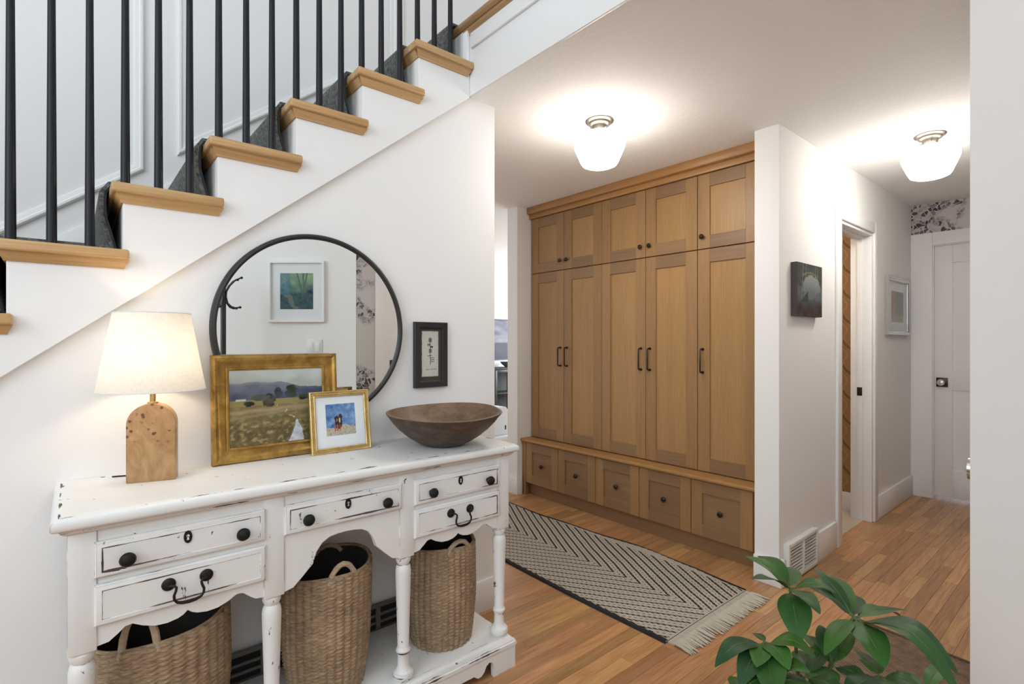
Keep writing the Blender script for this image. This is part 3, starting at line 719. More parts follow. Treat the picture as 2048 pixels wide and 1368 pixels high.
for i in range(5):
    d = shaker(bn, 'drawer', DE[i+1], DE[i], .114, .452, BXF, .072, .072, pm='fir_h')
    knob(d, (DE[i]+DE[i+1])/2, .278, BXF+.009, .017)
m = MB().prism([(3.425, .455), (2.892, .455), (2.886, .458), (2.883, .464), (2.883, .472), (2.887, .478), (2.893, .481), (3.425, .481)], 'xz', 1.305, 3.302)
tag(m.build('oak_worktop', M['fir_top'], None), 'continuous oak bench seat board below the tall doors', 'worktop')

# ------------------------------------------------------------------ console table
def wear(o, vals):
    a = o.data.attributes.new('wear', 'FLOAT', 'POINT'); a.data.foreach_set('value', vals); return o
TT = .888
ct = thing('console_table', 'distressed white console table with turned legs and five drawers', 'table', (.656, 1.78, FZ))
D_ = M['distress']
BX0, BX1, BY0, BY1 = -.01, 1.323, 1.585, 1.935
# top with moulded edge on three sides
prof = [(-.03, TT), (-.006, TT), (.0, TT-.003), (.006, TT-.008), (.0085, TT-.014), (.0085, TT-.024), (.005, TT-.029), (.0, TT-.031), (-.006, TT-.033), (-.009, TT-.038), (-.016, TT-.045), (-.03, TT-.046)]
TX0, TX1, TY0, TY1 = -.03, 1.342, 1.562, 1.9845
m = MB(); n = len(prof)
cor = lambda d: [(TX0-d, TY1), (TX0-d, TY0-d), (TX1+d, TY0-d), (TX1+d, TY1)]
vs = [(*c, z) for (d, z) in prof for c in cor(d)]
fs = [(i*4+j, i*4+j+1, (i+1)*4+j+1, (i+1)*4+j) for i in range(n-1) for j in range(3)] + [(0, 1, 2, 3), tuple((n-1)*4+j for j in (3, 2, 1, 0))]
fs += [(i*4+3, i*4, (i+1)*4, (i+1)*4+3) for i in range(n-1)]
m.add(vs, fs); m.add([], [])
tb = m.build('tabletop', D_, ct, smooth=50)
wear(tb, [({1: .8, 7: .95, 9: .75}.get(i//4, 0.0) if i < n*4 else 0.0) for i in range(len(m.v))])
PC = [.018, .445, .872, 1.296]
for c in PC:
    MB().box(c-.0275, c+.0275, BY0, BY0+.05, .556, .842).build('post', D_, ct, bevel=.0015)
for c in (PC[0], PC[3]): MB().box(c-.0275, c+.0275, BY1-.05, BY1, .556, .842).build('post', D_, ct, bevel=.0015)
legp = [(.0, .132), (.027, .132), (.034, .140), (.036, .150), (.033, .160), (.024, .168), (.020, .180), (.019, .215), (.022, .221), (.025, .227), (.025, .233), (.022, .238), (.0195, .245), (.0225, .36), (.026, .48), (.0265, .505), (.024, .520), (.019, .527), (.022, .533), (.0255, .541), (.0255, .549), (.021, .5555), (.0, .5555)]
for c in PC: wear(MB().lathe(legp, 24, (c, BY0+.0275, 0)).build('leg', M['distress_leg'], ct, smooth=30), [{3: .7, 9: .85, 17: .9, 20: .75}.get(i//24, 0.0) for i in range(len(legp)*24)])
for c in (PC[0], PC[3]): MB().lathe(legp, 24, (c, BY1-.0275, 0)).build('leg', M['distress_leg'], ct, smooth=30)
# case
MB().box(BX0+.003, BX0+.022, BY0+.05, BY1-.05, .60, .842).build('side_panel', D_, ct, bevel=.001)
MB().box(BX1-.022, BX1-.003, BY0+.05, BY1-.05, .60, .842).build('side_panel', D_, ct, bevel=.001)
MB().box(BX0+.04, BX1-.04, BY1-.02, BY1-.004, .62, .842).build('back_panel', D_, ct)
for (a, b, z) in ((BX0+.025, .43, .655), (.46, .857, .70), (.887, BX1-.025, .655)):
    MB().box(a, b, BY0+.03, BY1-.022, z, z+.006).build('case_bottom', D_, ct)
def scallop(xa, xb):
    L = xb-xa
    s = [(0, .563), (.06, .566), (.11, .580), (.145, .592), (.185, .594), (.24, .582), (.31, .572), (.38, .570), (.44, .574), (.475, .580), (.5, .588)]
    pts = [(xa+L*a, z) for a, z in s] + [(xb-L*a, z) for a, z in s[-2::-1]]
    return pts
def arch(xa, xb):
    s = [(0, .560), (.07, .566), (.13, .586), (.19, .608), (.225, .620), (.235, .632), (.255, .654), (.30, .676), (.36, .689), (.43, .693), (.5, .694)]
    L = xb-xa
    return [(xa+L*a, z) for a, z in s] + [(xb-L*a, z) for a, z in s[-2::-1]]
for i, fn in enumerate((scallop, arch, scallop)):
    xa, xb = PC[i]+.0275, PC[i+1]-.0275
    MB().prism(fn(xa, xb) + [(xb, .842), (xa, .842)], 'xz', BY0+.004, BY0+.022).build('apron', D_, ct, smooth=0)
def lip_front(xa, xb, za, zb, name='drawer'):
    y = BY0+.004
    m = MB(); e = .014; vs = []
    for (d, yy) in ((0, y), (0, y-.009), (.004, y-.013), (e, y-.016), (e+.0012, y-.0145), (e+.006, y-.0145)):
        vs += [(xa+d, yy, za+d), (xb-d, yy, za+d), (xb-d, yy, zb-d), (xa+d, yy, zb-d)]
    fs = [(i*4+j, i*4+(j+1) % 4, (i+1)*4+(j+1) % 4, (i+1)*4+j) for i in range(5) for j in range(4)] + [(3, 2, 1, 0), (20, 21, 22, 23)]
    m.add(vs, fs); o = m.build(name, D_, ct, smooth=25)
    wear(o, [{1: .6, 3: .55, 4: 1.0}.get(i//4, 0.0) for i in range(24)]); return o, y-.0145
def tknob(p, x, y, z):
    MB().lathe([(0, -.031), (.007, -.0305), (.0145, -.027), (.0175, -.021), (.016, -.015), (.009, -.011), (.007, -.006), (.008, 0)], 20, (x, y, z), 'y').build('knob', M['iron'], p)
def escutcheon(p, x, y, z):
    t_ = [(x+.0095*math.sin(a)*(1 if abs(math.cos(a)) < .93 else .7), z+.0165*math.cos(a)) for a in [2*math.pi*i/20 for i in range(20)]]
    e = MB().prism(t_, 'xz', y-.0025, y+.001).build('escutcheon', M['iron'], p)
    MB().prism(arc(x, z+.003, .0036, 300, -120, 10) + [(x-.0026, z-.0075), (x+.0026, z-.0075)], 'xz', y-.0032, y-.002).build('keyhole', D_, e, smooth=0)
def bail(p, x, y, z, hw=.042):
    for s in (-1, 1):
        MB().lathe([(0, -.012), (.005, -.0115), (.007, -.006), (.013, -.0045), (.0155, -.003), (.016, 0)], 20, (x+s*hw, y, z), 'y').build('rosette', M['iron'], p, smooth=30)
    pts = []
    half = [(hw, z, -.012), (hw-.010, z-.001, -.017), (hw-.0145, z-.006, -.019), (hw-.013, z-.014, -.020), (hw-.009, z-.024, -.021), (hw-.0095, z-.034, -.021), (hw-.016, z-.043, -.021), (hw-.027, z-.047, -.021), (0, z-.048, -.021)]
    pts = [(x-a, y+d, q) for a, q, d in half] + [(x+a, y+d, q) for a, q, d in half[-2::-1]]
    rr = [.0032, .0032, .0033, .0034, .0034, .0034, .0036, .0042, .0048, .0042, .0036, .0034, .0034, .0034, .0033, .0032, .0032]
    MB().tube(pts, rr, 8).build('bail_handle', M['iron'], p)
DRX = [(.040, .4195), (.4705, .8485), (.898, 1.271)]
for i, (xa, xb) in enumerate(DRX):
    d, y = lip_front(xa, xb, .7275, .8145)
    for fx in (.165, .835): tknob(d, xa+(xb-xa)*fx, y, .7655)
    escutcheon(d, (xa+xb)/2, y, .785)
    if i != 1:
        d, y = lip_front(xa, xb, .6135, .7125); bail(d, (xa+xb)/2, y, .6735)
# plinth shelf with bracket feet
SX0, SX1, SY0, SY1 = -.032, 1.342, 1.559, 1.95
MB().box(SX0+.028, SX1-.028, SY0+.028, SY1-.005, .118, .1335).build('shelf', D_, ct, bevel=.001)
pr = [(0, FZ), (0, .108), (.003, .112), (.003, .116), (.010, .119), (.016, .124), (.026, .131), (.032, .1335), (.04, .1335), (.04, .112), (.018, .112), (.018, FZ)]
def side(path_fn, name): pass
m = MB()   # moulding over three sides
mo = [(0, .098), (0, .110), (.004, .113), (.004, .117), (.012, .120), (.020, .127), (.028, .1325), (.032, .1335), (.032, .098)]
vs = []
for (d, z) in mo: vs += [(SX0+d, SY1, z), (SX0+d, SY0+d, z), (SX1-d, SY0+d, z), (SX1-d, SY1, z)]
k = len(mo)
fs = [(i*4+j, i*4+j+1, ((i+1) % k)*4+j+1, ((i+1) % k)*4+j) for i in range(k) for j in range(3)] + [tuple(i*4 for i in range(k)), tuple(i*4+3 for i in range(k-1, -1, -1))]
m.add(vs, fs); wear(m.build('plinth_molding', D_, ct, smooth=35), [{1: .95, 3: .8, 7: .7}.get(i//4, 0.0) for i in range(len(vs))])
foot = [(0, FZ), (.107, FZ), (.109, .055), (.115, .068), (.128, .073), (.142, .066), (.152, .048), (.165, .036), (.180, .034), (.190, .040), (.200, .048)]
fp = [(SX0+.004+a, z) for a, z in foot] + [(SX1-.004-a, z) for a, z in foot[::-1]] + [(SX1-.004, .098), (SX0+.004, .098)]
MB().prism(fp, 'xz', SY0+.004, SY0+.022).build('plinth_board', D_, ct, smooth=0)
for (a, b) in ((SX0+.004, SX0+.022), (SX1-.022, SX1-.004)):
    MB().prism([(SY0+.022, FZ), (SY0+.11, FZ), (SY0+.12, .06), (SY1-.12, .06), (SY1-.11, FZ), (SY1, FZ), (SY1, .098), (SY0+.022, .098)], 'yz', a, b).build('plinth_board', D_, ct, smooth=0)

# ------------------------------------------------------------------ seagrass baskets
def basket(label, cx, cy, z0, rb, rm, rt, h, slope, rots, oval=1.0, handles=()):
    b = thing('seagrass_basket', label, 'basket', (cx, cy, z0), group='seagrass baskets under the console')
    NS, RH = 33, .0122; rows = int(h/RH); q, s = 5, 4
    na, nz_ = NS*q, rows*s
    def R(t): return rb+(rm-rb)*math.sin(min(1, t/.55)*math.pi/2) if t < .55 else rm+(rt-rm)*((t-.55)/.45)
    def top(th): return h*(1+slope*math.cos(th-rots)) + .004*math.sin(3*th+1)
    def P(th, t, d):
        r = (R(t)+d)*(1+.012*math.sin(2*th+3*t)); 
        return (r*math.cos(th)*oval, r*math.sin(th), t*top(th))
    m = MB(); vs = []
    for j in range(nz_+1):
        rowj = j/s
        for i in range(na):
            th = 2*math.pi*i/na; u = i/q
            ph = (u+.5*0) % 1.0
            dz = .0080*math.sqrt(abs(math.sin(math.pi*(rowj+.5*(int(u) % 2)+.15*math.sin(2*math.pi*ph)))))*(.12+.88*abs(math.sin(math.pi*ph)))
            jit = .0012*mnoise.noise(Vector((u*1.7, rowj*.9, cx*10)))
            vs.append(P(th, j/nz_, dz+jit))
    fs = [(j*na+i, j*na+(i+1) % na, (j+1)*na+(i+1) % na, (j+1)*na+i) for j in range(nz_) for i in range(na)]
    m.add(vs, fs); m.add([P(2*math.pi*i/na, 0, 0) for i in range(na)], [tuple(range(na))])
    m.build('woven_wall', M['wicker'], b, smooth=60, local=True)
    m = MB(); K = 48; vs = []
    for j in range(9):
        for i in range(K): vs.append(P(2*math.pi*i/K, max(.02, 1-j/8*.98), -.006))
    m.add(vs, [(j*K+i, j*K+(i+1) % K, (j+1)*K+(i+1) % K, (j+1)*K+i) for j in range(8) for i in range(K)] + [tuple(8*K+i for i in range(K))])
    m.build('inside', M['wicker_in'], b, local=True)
    rim = [Vector(P(2*math.pi*i/60, 1, -.001)) for i in range(60)]
    MB().tube(rim, .0062, 6, closed=True).build('rim', M['wicker'], b, local=True)
    for (ang, wd, hh) in handles:
        a0, a1 = ang-wd, ang+wd; pts = []
        for i in range(13):
            u = i/12; th = a0+(a1-a0)*u; p = Vector(P(th, .93, -.004)); p.z = top(th)*.95 + hh*math.sin(math.pi*u)**.6
            pts.append(p)
        MB().tube(pts, [.0088*(1+.08*math.sin(i*2.4)) for i in range(13)], 8).build('handle', M['rope'], b, local=True)
    return b
CAMA = math.atan2(-FY, -FX)       # direction from things back towards the viewer
basket('widest seagrass basket at the left end of the console shelf', .197, 1.79, .1342, .138, .160, .157, .372, .05, .35, 1.05, ((CAMA+.28, .27, .115), (CAMA+math.pi, .35, .06)))
basket('seagrass basket with a raised handle under the console arch', .664, 1.765, .1342, .118, .138, .142, .405, .02, .3, 1.0, ((CAMA+.72, .32, .058), (CAMA+math.pi+.3, .34, .025)))
basket('slimmer seagrass basket at the right end of the console shelf', 1.115, 1.752, .1342, .115, .130, .126, .375, .0, 0, 1.0, ((CAMA+.75, .42, .045), (CAMA+math.pi+.7, .4, .045)))

# ------------------------------------------------------------------ pictures
def sm(a, b, x):
    t_ = max(0, min(1, (x-a)/(b-a))); return t_*t_*(3-2*t_)
def lerp(a, b, k): return tuple(p+(q-p)*k for p, q in zip(a, b))
def fbm(x, y, s=0, o=4):
    v = 0; a = .5; f = 1
    for i in range(o): v += a*mnoise.noise(Vector((x*f, y*f, s+i*3.7))); a *= .5; f *= 2
    return v
def painted(name, x0, x1, z0, z1, y, nx, ny, fn, parent, mat):
    me = bpy.data.meshes.new(name); vs = []; cs = []
    for j in range(ny+1):
        for i in range(nx+1):
            u, v = i/nx, j/ny; vs.append((x0+(x1-x0)*u, y, z0+(z1-z0)*v)); c = fn(u, v); cs += [max(0, c[0]), max(0, c[1]), max(0, c[2]), 1]
    fs = [(j*(nx+1)+i, j*(nx+1)+i+1, (j+1)*(nx+1)+i+1, (j+1)*(nx+1)+i) for j in range(ny) for i in range(nx)]
    me.from_pydata(vs, [], fs); a = me.color_attributes.new('paint', 'FLOAT_COLOR', 'POINT'); a.data.foreach_set('color', cs)
    me.materials.append(mat); ob = bpy.data.objects.new(name, me); COL.objects.link(ob); ob.parent = parent
    return ob
def landscape(u, v):
    n = fbm(u*6, v*9, 1); n2 = fbm(u*18, v*22, 5)
    ridge = .80 + .035*math.sin(u*5.0+.6)+.05*math.exp(-((u-.55)/.2)**2)-.04*u + .03*fbm(u*6, 0, 9)
    if v > ridge:
        c = lerp(srgb(168, 176, 168), srgb(196, 202, 196), sm(.78, 1, v)+n*.8)
    elif v > .60:
        c = lerp(srgb(84, 92, 112), srgb(112, 118, 132), sm(.6, .85, v)+n*1.3)
        if u > .55: c = lerp(c, srgb(58, 68, 96), sm(.55, .8, u)*.8)
        if v > ridge-.05: c = lerp(c, srgb(148, 150, 152), sm(ridge-.05, ridge, v)*(.6 if u < .5 else .15))
    else:
        c = lerp(srgb(124, 112, 66), srgb(98, 84, 46), sm(.55, .1, v)+n*1.2)
        c = lerp(c, srgb(168, 152, 106), sm(.1, .42, n2+.1)*(.75 if v < .3 else .35))
        c = lerp(c, srgb(72, 62, 36), sm(.08, .4, -n2)*(.8 if v < .3 else .3))
        if v > .52: c = lerp(c, srgb(152, 140, 84), .6)
        pz = .46+.05*(u-.4)+.02*n
        c = lerp(c, srgb(168, 146, 112), math.exp(-((v-pz)/.025)**2)*.85)
        pz = .42+.12*(u-.5)
        c = lerp(c, srgb(158, 140, 110), math.exp(-((v-pz)/.015)**2)*.6)
    for (a, b, ra, rb, col) in ((.40, .585, .065, .105, srgb(44, 40, 26)), (.505, .67, .045, .085, srgb(48, 56, 60)), (.65, .68, .075, .10, srgb(44, 58, 50)), (.20, .545, .06, .04, srgb(46, 44, 28)), (.32, .62, .10, .05, srgb(78, 86, 78)), (.78, .60, .06, .045, srgb(60, 66, 48))):
        d = ((u-a)/ra)**2+((v-b)/rb)**2+n2*1.2
        if v > b-rb*.85 and d < 1: c = lerp(c, col, sm(1, .7, d)*(1+n))
    if abs(v-.605) < .012 and .07 < u < .17: c = srgb(196, 192, 184)
    # creek
    if v < .30:
        w_ = .085*(1-v/.30)+.006; cx = .685+.02*math.sin(v*9)
        if abs(u-cx-.015*n2) < w_: c = lerp(srgb(176, 182, 190), srgb(214, 218, 224), .5+n2*1.6)
    if .30 <= v < .52 and abs(u-(.665-.75*(v-.30)+.03*math.sin(v*60))) < .014*(math.sin(v*75+.6) > .1)*(.6-v)*2.4: c = srgb(196, 190, 184)
    return c
def dogs(u, v):
    n = fbm(u*6, v*6, 3); n2 = fbm(u*20, v*20, 8)
    c = lerp(srgb(52, 104, 168), srgb(126, 158, 196), .4+n*1.6+.3*u)
    hz = .25+.09*math.exp(-((u-.62)/.18)**2)+.02*n
    if v < hz: c = lerp(srgb(196, 186, 164), srgb(116, 108, 98), max(0, n2*2.2)+.1)
    def el(a, b, ra, rb): return ((u-a)/ra)**2+((v-b)/rb)**2 < 1+n2*.8
    if el(.40, .33, .13, .15) or el(.35, .52, .07, .10) or el(.49, .58, .06, .10) or el(.47, .42, .07, .17): c = srgb(36, 32, 34)
    if el(.36, .49, .03, .05) or (v < .34 and v > .14 and (abs(u-.30) < .02 or abs(u-.38) < .022 or abs(u-.46) < .02)): c = srgb(168, 96, 62)
    if el(.455, .47, .025, .09): c = srgb(208, 196, 182)
    return c
def ogham(u, v):
    e = .5+.0*u
    ex = .02+.02*fbm(v*9, 1, 2); ey = .015+.02*fbm(u*7, 4, 6)
    inside = ex < u < 1-ex*.8-.01 and ey < v < 1-ey
    c = srgb(196, 195, 186) if inside else None
    if c is None: return srgb(74, 71, 62)
    c = lerp(c, srgb(170, 168, 160), max(0, fbm(u*8, v*18, 9))*.8)
    ink = srgb(52, 50, 48)
    if .26 < v < .86 and abs(u-.5-.03*(.6-v)) < .017: c = ink
    for (va, vb, ua, ub, nn) in ((.76, .83, .40, .60, 5), (.68, .715, .34, .5, 3), (.635, .66, .5, .66, 3), (.53, .60, .42, .60, 5), (.46, .47, .34, .62, 1), (.33, .41, .5, .74, 3)):
        for q in range(nn):
            vv = va+(vb-va)*(q/max(1, nn-1))+.03*(u-.5)
            if ua < u < ub and abs(v-vv) < .0065: c = ink
    if abs(v-.165-.02*(u-.5)) < .010 and .25 < u < .85 and not (.46 < u < .52) and math.sin(u*150)+.5*math.sin(u*71) > -.4: c = lerp(c, ink, .75)
    return c
def pond(u, v):
    n = fbm(u*5, v*6, 4); n2 = fbm(u*16, v*16, 7)
    d = ((u-.55)/.34)**2+((v-.56)/.22)**2+n*1.2
    c = lerp(srgb(44, 50, 46), srgb(74, 84, 76), .4+n2*1.5)
    if d < 1: c = lerp(srgb(150, 152, 154), srgb(104, 116, 122), sm(.75, .4, v))
    elif v < .55: c = lerp(srgb(84, 98, 104), srgb(58, 48, 44), sm(.45, .12, v)+n)
    if abs(v-.82-.12*math.cos((u-.5)*4)+.1) < .02+.01*n2 and .2 < u < .8: c = srgb(112, 120, 84)
    for xx, bend in ((.18, .1), (.28, .14), (.74, -.05), (.82, -.04)):
        if abs(u-xx-bend*(v-.5)) < .012 and v > .3: c = lerp(c, srgb(150, 150, 142), .55)
    if .15 < u < .42 and .28 < v < .28+.2*(u-.15)/.27: c = srgb(48, 50, 46)
    return lerp(c, (0, 0, 0), .12)
def greenpic(u, v):
    n = fbm(u*5, v*5, 14); n2 = fbm(u*14, v*14, 17)
    c = lerp(srgb(40, 82, 86), srgb(130, 160, 128), sm(.35, .95, v)+n)
    if v < .45: c = lerp(srgb(26, 60, 68), srgb(58, 96, 98), .4+n2*1.6)
    if u > .7 and v > .4: c = lerp(c, srgb(72, 116, 146), .6+n2)
    for xx, b in ((.3, -.25), (.34, .3), (.28, .05)):
        if v > .45 and abs(u-xx-b*(v-.5)) < .022: c = srgb(82, 98, 84)
    if v < .4 and abs(u-.55-.5*v+n*.2) < .09: c = lerp(c, srgb(112, 122, 110), .7)
    return c
def figurepic(u, v):
    n = fbm(u*4, v*5, 24); n2 = fbm(u*12, v*12, 27)
    c = lerp(srgb(186, 160, 142), srgb(160, 150, 140), .5+n2)
    if u > .35+.15*n: c = lerp(srgb(128, 140, 138), srgb(150, 156, 150), .5+n2)
    if v < .25: c = lerp(c, srgb(180, 176, 168), .6)
    return c
def cloudpic(u, v):
    n = fbm(u*5, v*7, 31); 
    c = lerp(srgb(98, 92, 118), srgb(170, 166, 184), .5+n*1.7)
    if v < .42: c = lerp(srgb(62, 62, 84), srgb(88, 88, 108), .4+n)
    if .42 < v < .62: c = lerp(c, srgb(196, 192, 202), max(0, .3+n*1.4))
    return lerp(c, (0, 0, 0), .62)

def framed(name, label, cat, loc, rot, W, H, prof, fmat, board=None, printr=None, fn=None, res=(60, 60), glass_y=None, group=None, print_mat=None, py=.010):
    """frame with its bottom middle at loc, facing local -Y; prof = closed (inward, y) section"""
    r = thing(name, label, cat, loc, 0, group); r.rotation_euler = rot
    MB().rectframe(-W/2, W/2, 0, H, prof).build('frame', fmat, r, smooth=40, local=True)
    iw = max(p[0] for p in prof)-.003
    if board is not None: MB().box(-W/2+iw, W/2-iw, py, py+.004, iw, H-iw).build('mat_board', board, r, local=True)
    a, b, c_, d = printr
    painted('print', a, b, c_, d, py-.0008, res[0], res[1], fn, r, print_mat or M['print'])
    if glass_y is not None: MB().box(-W/2+iw, W/2-iw, glass_y, glass_y+.0015, iw, H-iw).build('glass', M['glass'], r, smooth=0, local=True)
    return r
# big gold landscape, leaning on the mirror wall
GP = [(0, .030), (0, .006), (.004, .001), (.010, .0), (.016, .004), (.024, .012), (.034, .0175), (.041, .018), (.0425, .011), (.046, .009), (.050, .010), (.053, .014), (.053, .020), (.04, .030)]
gw, gh = .414, .360
tl = math.radians(-4.0)
big = framed('landscape_painting', 'gold framed landscape painting leaning on the wall behind the small dog picture', 'painting', (.552, 1.893, TT+.0005), (tl, 0, 0), gw, gh, GP, M['gold'],
       None, (-gw/2+.05, gw/2-.05, .05, gh-.05), landscape, (150, 118), None, print_mat=M['paint'], py=.016)
MB().box(-gw/2+.03, gw/2-.03, .020, .027, .03, gh-.03).build('backing', M['bark'], big, local=True)
# the narrow gold frame standing behind both
nf = framed('narrow_gold_frame', 'thin gold frame hidden behind the landscape, only its top corner showing', 'frame', (.69, 1.9405, TT+.0005), (0, 0, 0), .245, .222, [(0, .008), (0, .001), (.004, 0), (.012, .002), (.016, .004), (.016, .008)], M['gold2'],
       M['mat_board'], (-.07, .07, .05, .18), figurepic, (12, 12), None, py=.005)
# small picture of two dogs
sp_ = [(0, .014), (0, .002), (.003, 0), (.006, .002), (.014, .003), (.017, .001), (.020, .003), (.020, .014)]
sw, sh = .223, .224
dp = framed('dog_picture', 'small gold beaded frame with a blue print of two dogs', 'picture', (.757, 1.850, TT+.0005), (math.radians(-8.5), 0, math.radians(0)), sw, sh, sp_, M['gold2'],
       M['mat_board'], (-.054, .056, .062, .176), dogs, (64, 64), .0045, py=.008)
bead = MB().lathe([(0, -.0032), (.0022, -.0024), (.0032, 0)], 8, (0, 0, 0), 'y').build('bead', M['gold2'], dp, local=True)
nb = 30; first = True
for sd in range(4):
    for i in range(nb):
        u = -.5+(i+.5)/nb; a = u*(sw-.02)
        p = ((a, .0024, .0105) if sd == 0 else (a, .0024, sh-.0105) if sd == 1 else (-sw/2+.0105, .0024, sh/2+u*(sh-.02)) if sd == 2 else (sw/2-.0105, .0024, sh/2+u*(sh-.02)))
        o = bead if first else bead.copy()
        if not first: COL.objects.link(o); o.parent = dp
        o.location = p; first = False
# ogham card on the wall
framed('lettered_card', 'narrow black frame with torn paper and vertical stroke lettering beside the mirror', 'picture', (1.203, YW-.0185, 1.092), (0, 0, 0), .166, .285,
       [(0, .018), (0, .002), (.002, 0), (.022, .002), (.028, .006), (.028, .018)], M['black'], plain('grey_mount', srgb(70, 67, 58), .9), (-.045, .042, .044, .248), ogham, (90, 240), None, py=.012)
# hall pictures
cv = thing('canvas_painting', 'small unframed dark pond canvas on the hall wall', 'painting', (3.135, 1.176, 1.43))
MB().box(2.965, 3.313, 1.142, 1.1755, 1.432, 1.722).build('canvas', plain('canvas_edge', srgb(78, 70, 66), .7, noise_amt=.15), cv, bevel=.002)
painted('print', 2.966-3.135, 3.312-3.135, .003, .291, -.0345, 70, 64, pond, cv, M['paint'])
framed('silver_framed_picture', 'silver framed pastel print near the end of the hall', 'picture', (4.955, 1.176-.026, 1.345), (0, 0, 0), .60, .445,
       [(0, .026), (0, .002), (.004, 0), (.018, .003), (.024, .008), (.028, .012), (.028, .026)], M['chrome'], M['mat_board'], (-.16, .17, .10, .34), figurepic, (40, 40), .016, py=.02)
# picture and switch on the angled entry wall (seen in the mirror)
def on_entry(s, off, z):
    p = Vector((C0[0], C0[1], 0)) - DU*s + DN*off; return (p.x, p.y, z)
RZE = math.atan2(DU.y, DU.x)+math.pi      # face towards the room
s_pic = (712-593)/F_PX*3.83
framed('white_framed_picture', 'white framed green landscape reflected in the round mirror', 'picture', on_entry(s_pic, .0225, 1.437), (0, 0, RZE), .412, .452,
       [(0, .022), (0, .0), (.016, 0), (.018, .008), (.018, .022)], M['trim'], M['mat_board'], (-.122, .122, .095, .362), greenpic, (60, 66), .010, py=.015)
sw_ = thing('light_switch', 'white light switch plate below the picture in the mirror', 'switch', on_entry((712-629)/F_PX*3.85, .0065, 1.195), RZE)
MB().box(-.056, .056, 0, .006, 0, .115).build('plate', M['white_plastic'], sw_, bevel=.002, local=True)
for x in (-.024, .024): MB().box(x-.016, x+.016, -.003, .001, .024, .091).build('rocker', M['white_plastic'], sw_, bevel=.001, local=True)

# ------------------------------------------------------------------ mirror
MX, MZ, MR = .7035, 1.338, .354
mr = thing('round_mirror', 'large round mirror with a thin black metal frame above the console', 'mirror', (MX, YW, MZ))
MB().lathe([(0, -.0205), (MR-.016, -.0205), (MR-.016, -.006), (0, -.006)], 96, (MX, YW, MZ), 'y').build('mirror_glass', M['mirror'], mr, smooth=20)
rp_ = [(MR-.019, -.002), (MR-.019, -.022), (MR-.017, -.029), (MR-.011, -.032), (MR-.004, -.030), (MR, -.024), (MR, -.002)]
m = MB(); n = len(rp_); K = 120; vs = []
for i in range(K):
    a = 2*math.pi*i/K
    for (r, y) in rp_: vs.append((MX+r*math.cos(a), YW+y, MZ+r*math.sin(a)))
m.add(vs, [(i*n+j, i*n+(j+1) % n, ((i+1) % K)*n+(j+1) % n, ((i+1) % K)*n+j) for i in range(K) for j in range(n)])
m.build('mirror_frame', M['black'], mr, smooth=40)

# ------------------------------------------------------------------ table lamp
LX, LY = .180, 1.838
lp = thing('table_lamp', 'lit table lamp with arched burl wood base and white linen shade', 'lamp', (LX, LY, TT), math.radians(-16))
hw, ht = .0595, .224
ap = [(-hw, .0005)] + [(-hw, ht-hw)] + [(hw*math.cos(math.radians(a)), ht-hw+hw*math.sin(math.radians(a))) for a in range(172, 0, -8)] + [(hw, ht-hw), (hw, .0005)]
MB().prism(ap, 'xz', -.024, .024).build('base', M['burl'], lp, bevel=.0015, local=True, smooth=25)
MB().lathe([(.014, ht-.001), (.014, ht+.003), (.0075, ht+.005), (.0072, ht+.07), (.012, ht+.072), (.012, ht+.105)], 18).build('stem', M['brass'], lp, local=True)
sh_ = MB(); K = 64; pr = [(.134, .2615), (.0945, .4865), (.0928, .4865), (.1322, .2615)]
vs = [(r*math.cos(2*math.pi*i/K), r*math.sin(2*math.pi*i/K), z) for (r, z) in pr for i in range(K)]
sh_.add(vs, [(j*K+i, j*K+(i+1) % K, ((j+1) % 4)*K+(i+1) % K, ((j+1) % 4)*K+i) for j in range(4) for i in range(K)])
so = sh_.build('lamp_shade', M['shade'], lp, local=True, smooth=30)
for (r, z) in ((.1341, .2625), (.0946, .4855)):
    MB().tube([(r*math.cos(2*math.pi*i/48), r*math.sin(2*math.pi*i/48), z) for i in range(48)], .0014, 6, closed=True).build('shade_trim', M['mat_board'], so, local=True)
m = MB()
for k in range(3):
    a = k*2*math.pi/3+.4; m.tube([(.010*math.cos(a), .010*math.sin(a), .300), (.1290*math.cos(a), .1290*math.sin(a), .285)], .0012, 5)
m.build('shade_spider', M['brass'], so, local=True)
MB().lathe([(.0, ht+.165), (.018, ht+.160), (.027, ht+.142), (.024, ht+.122), (.012, ht+.106), (.0, ht+.104)], 16).build('bulb', emit('warm_bulb', (1.0, .80, .56), 34.0), lp, local=True)
MB().tube([(-.02, .02, .004), (-.05, .05, .003), (-.075, .075, .0025), (-.115, .078, .0025)], .0022, 6).build('cord', M['iron'], lp, local=True)

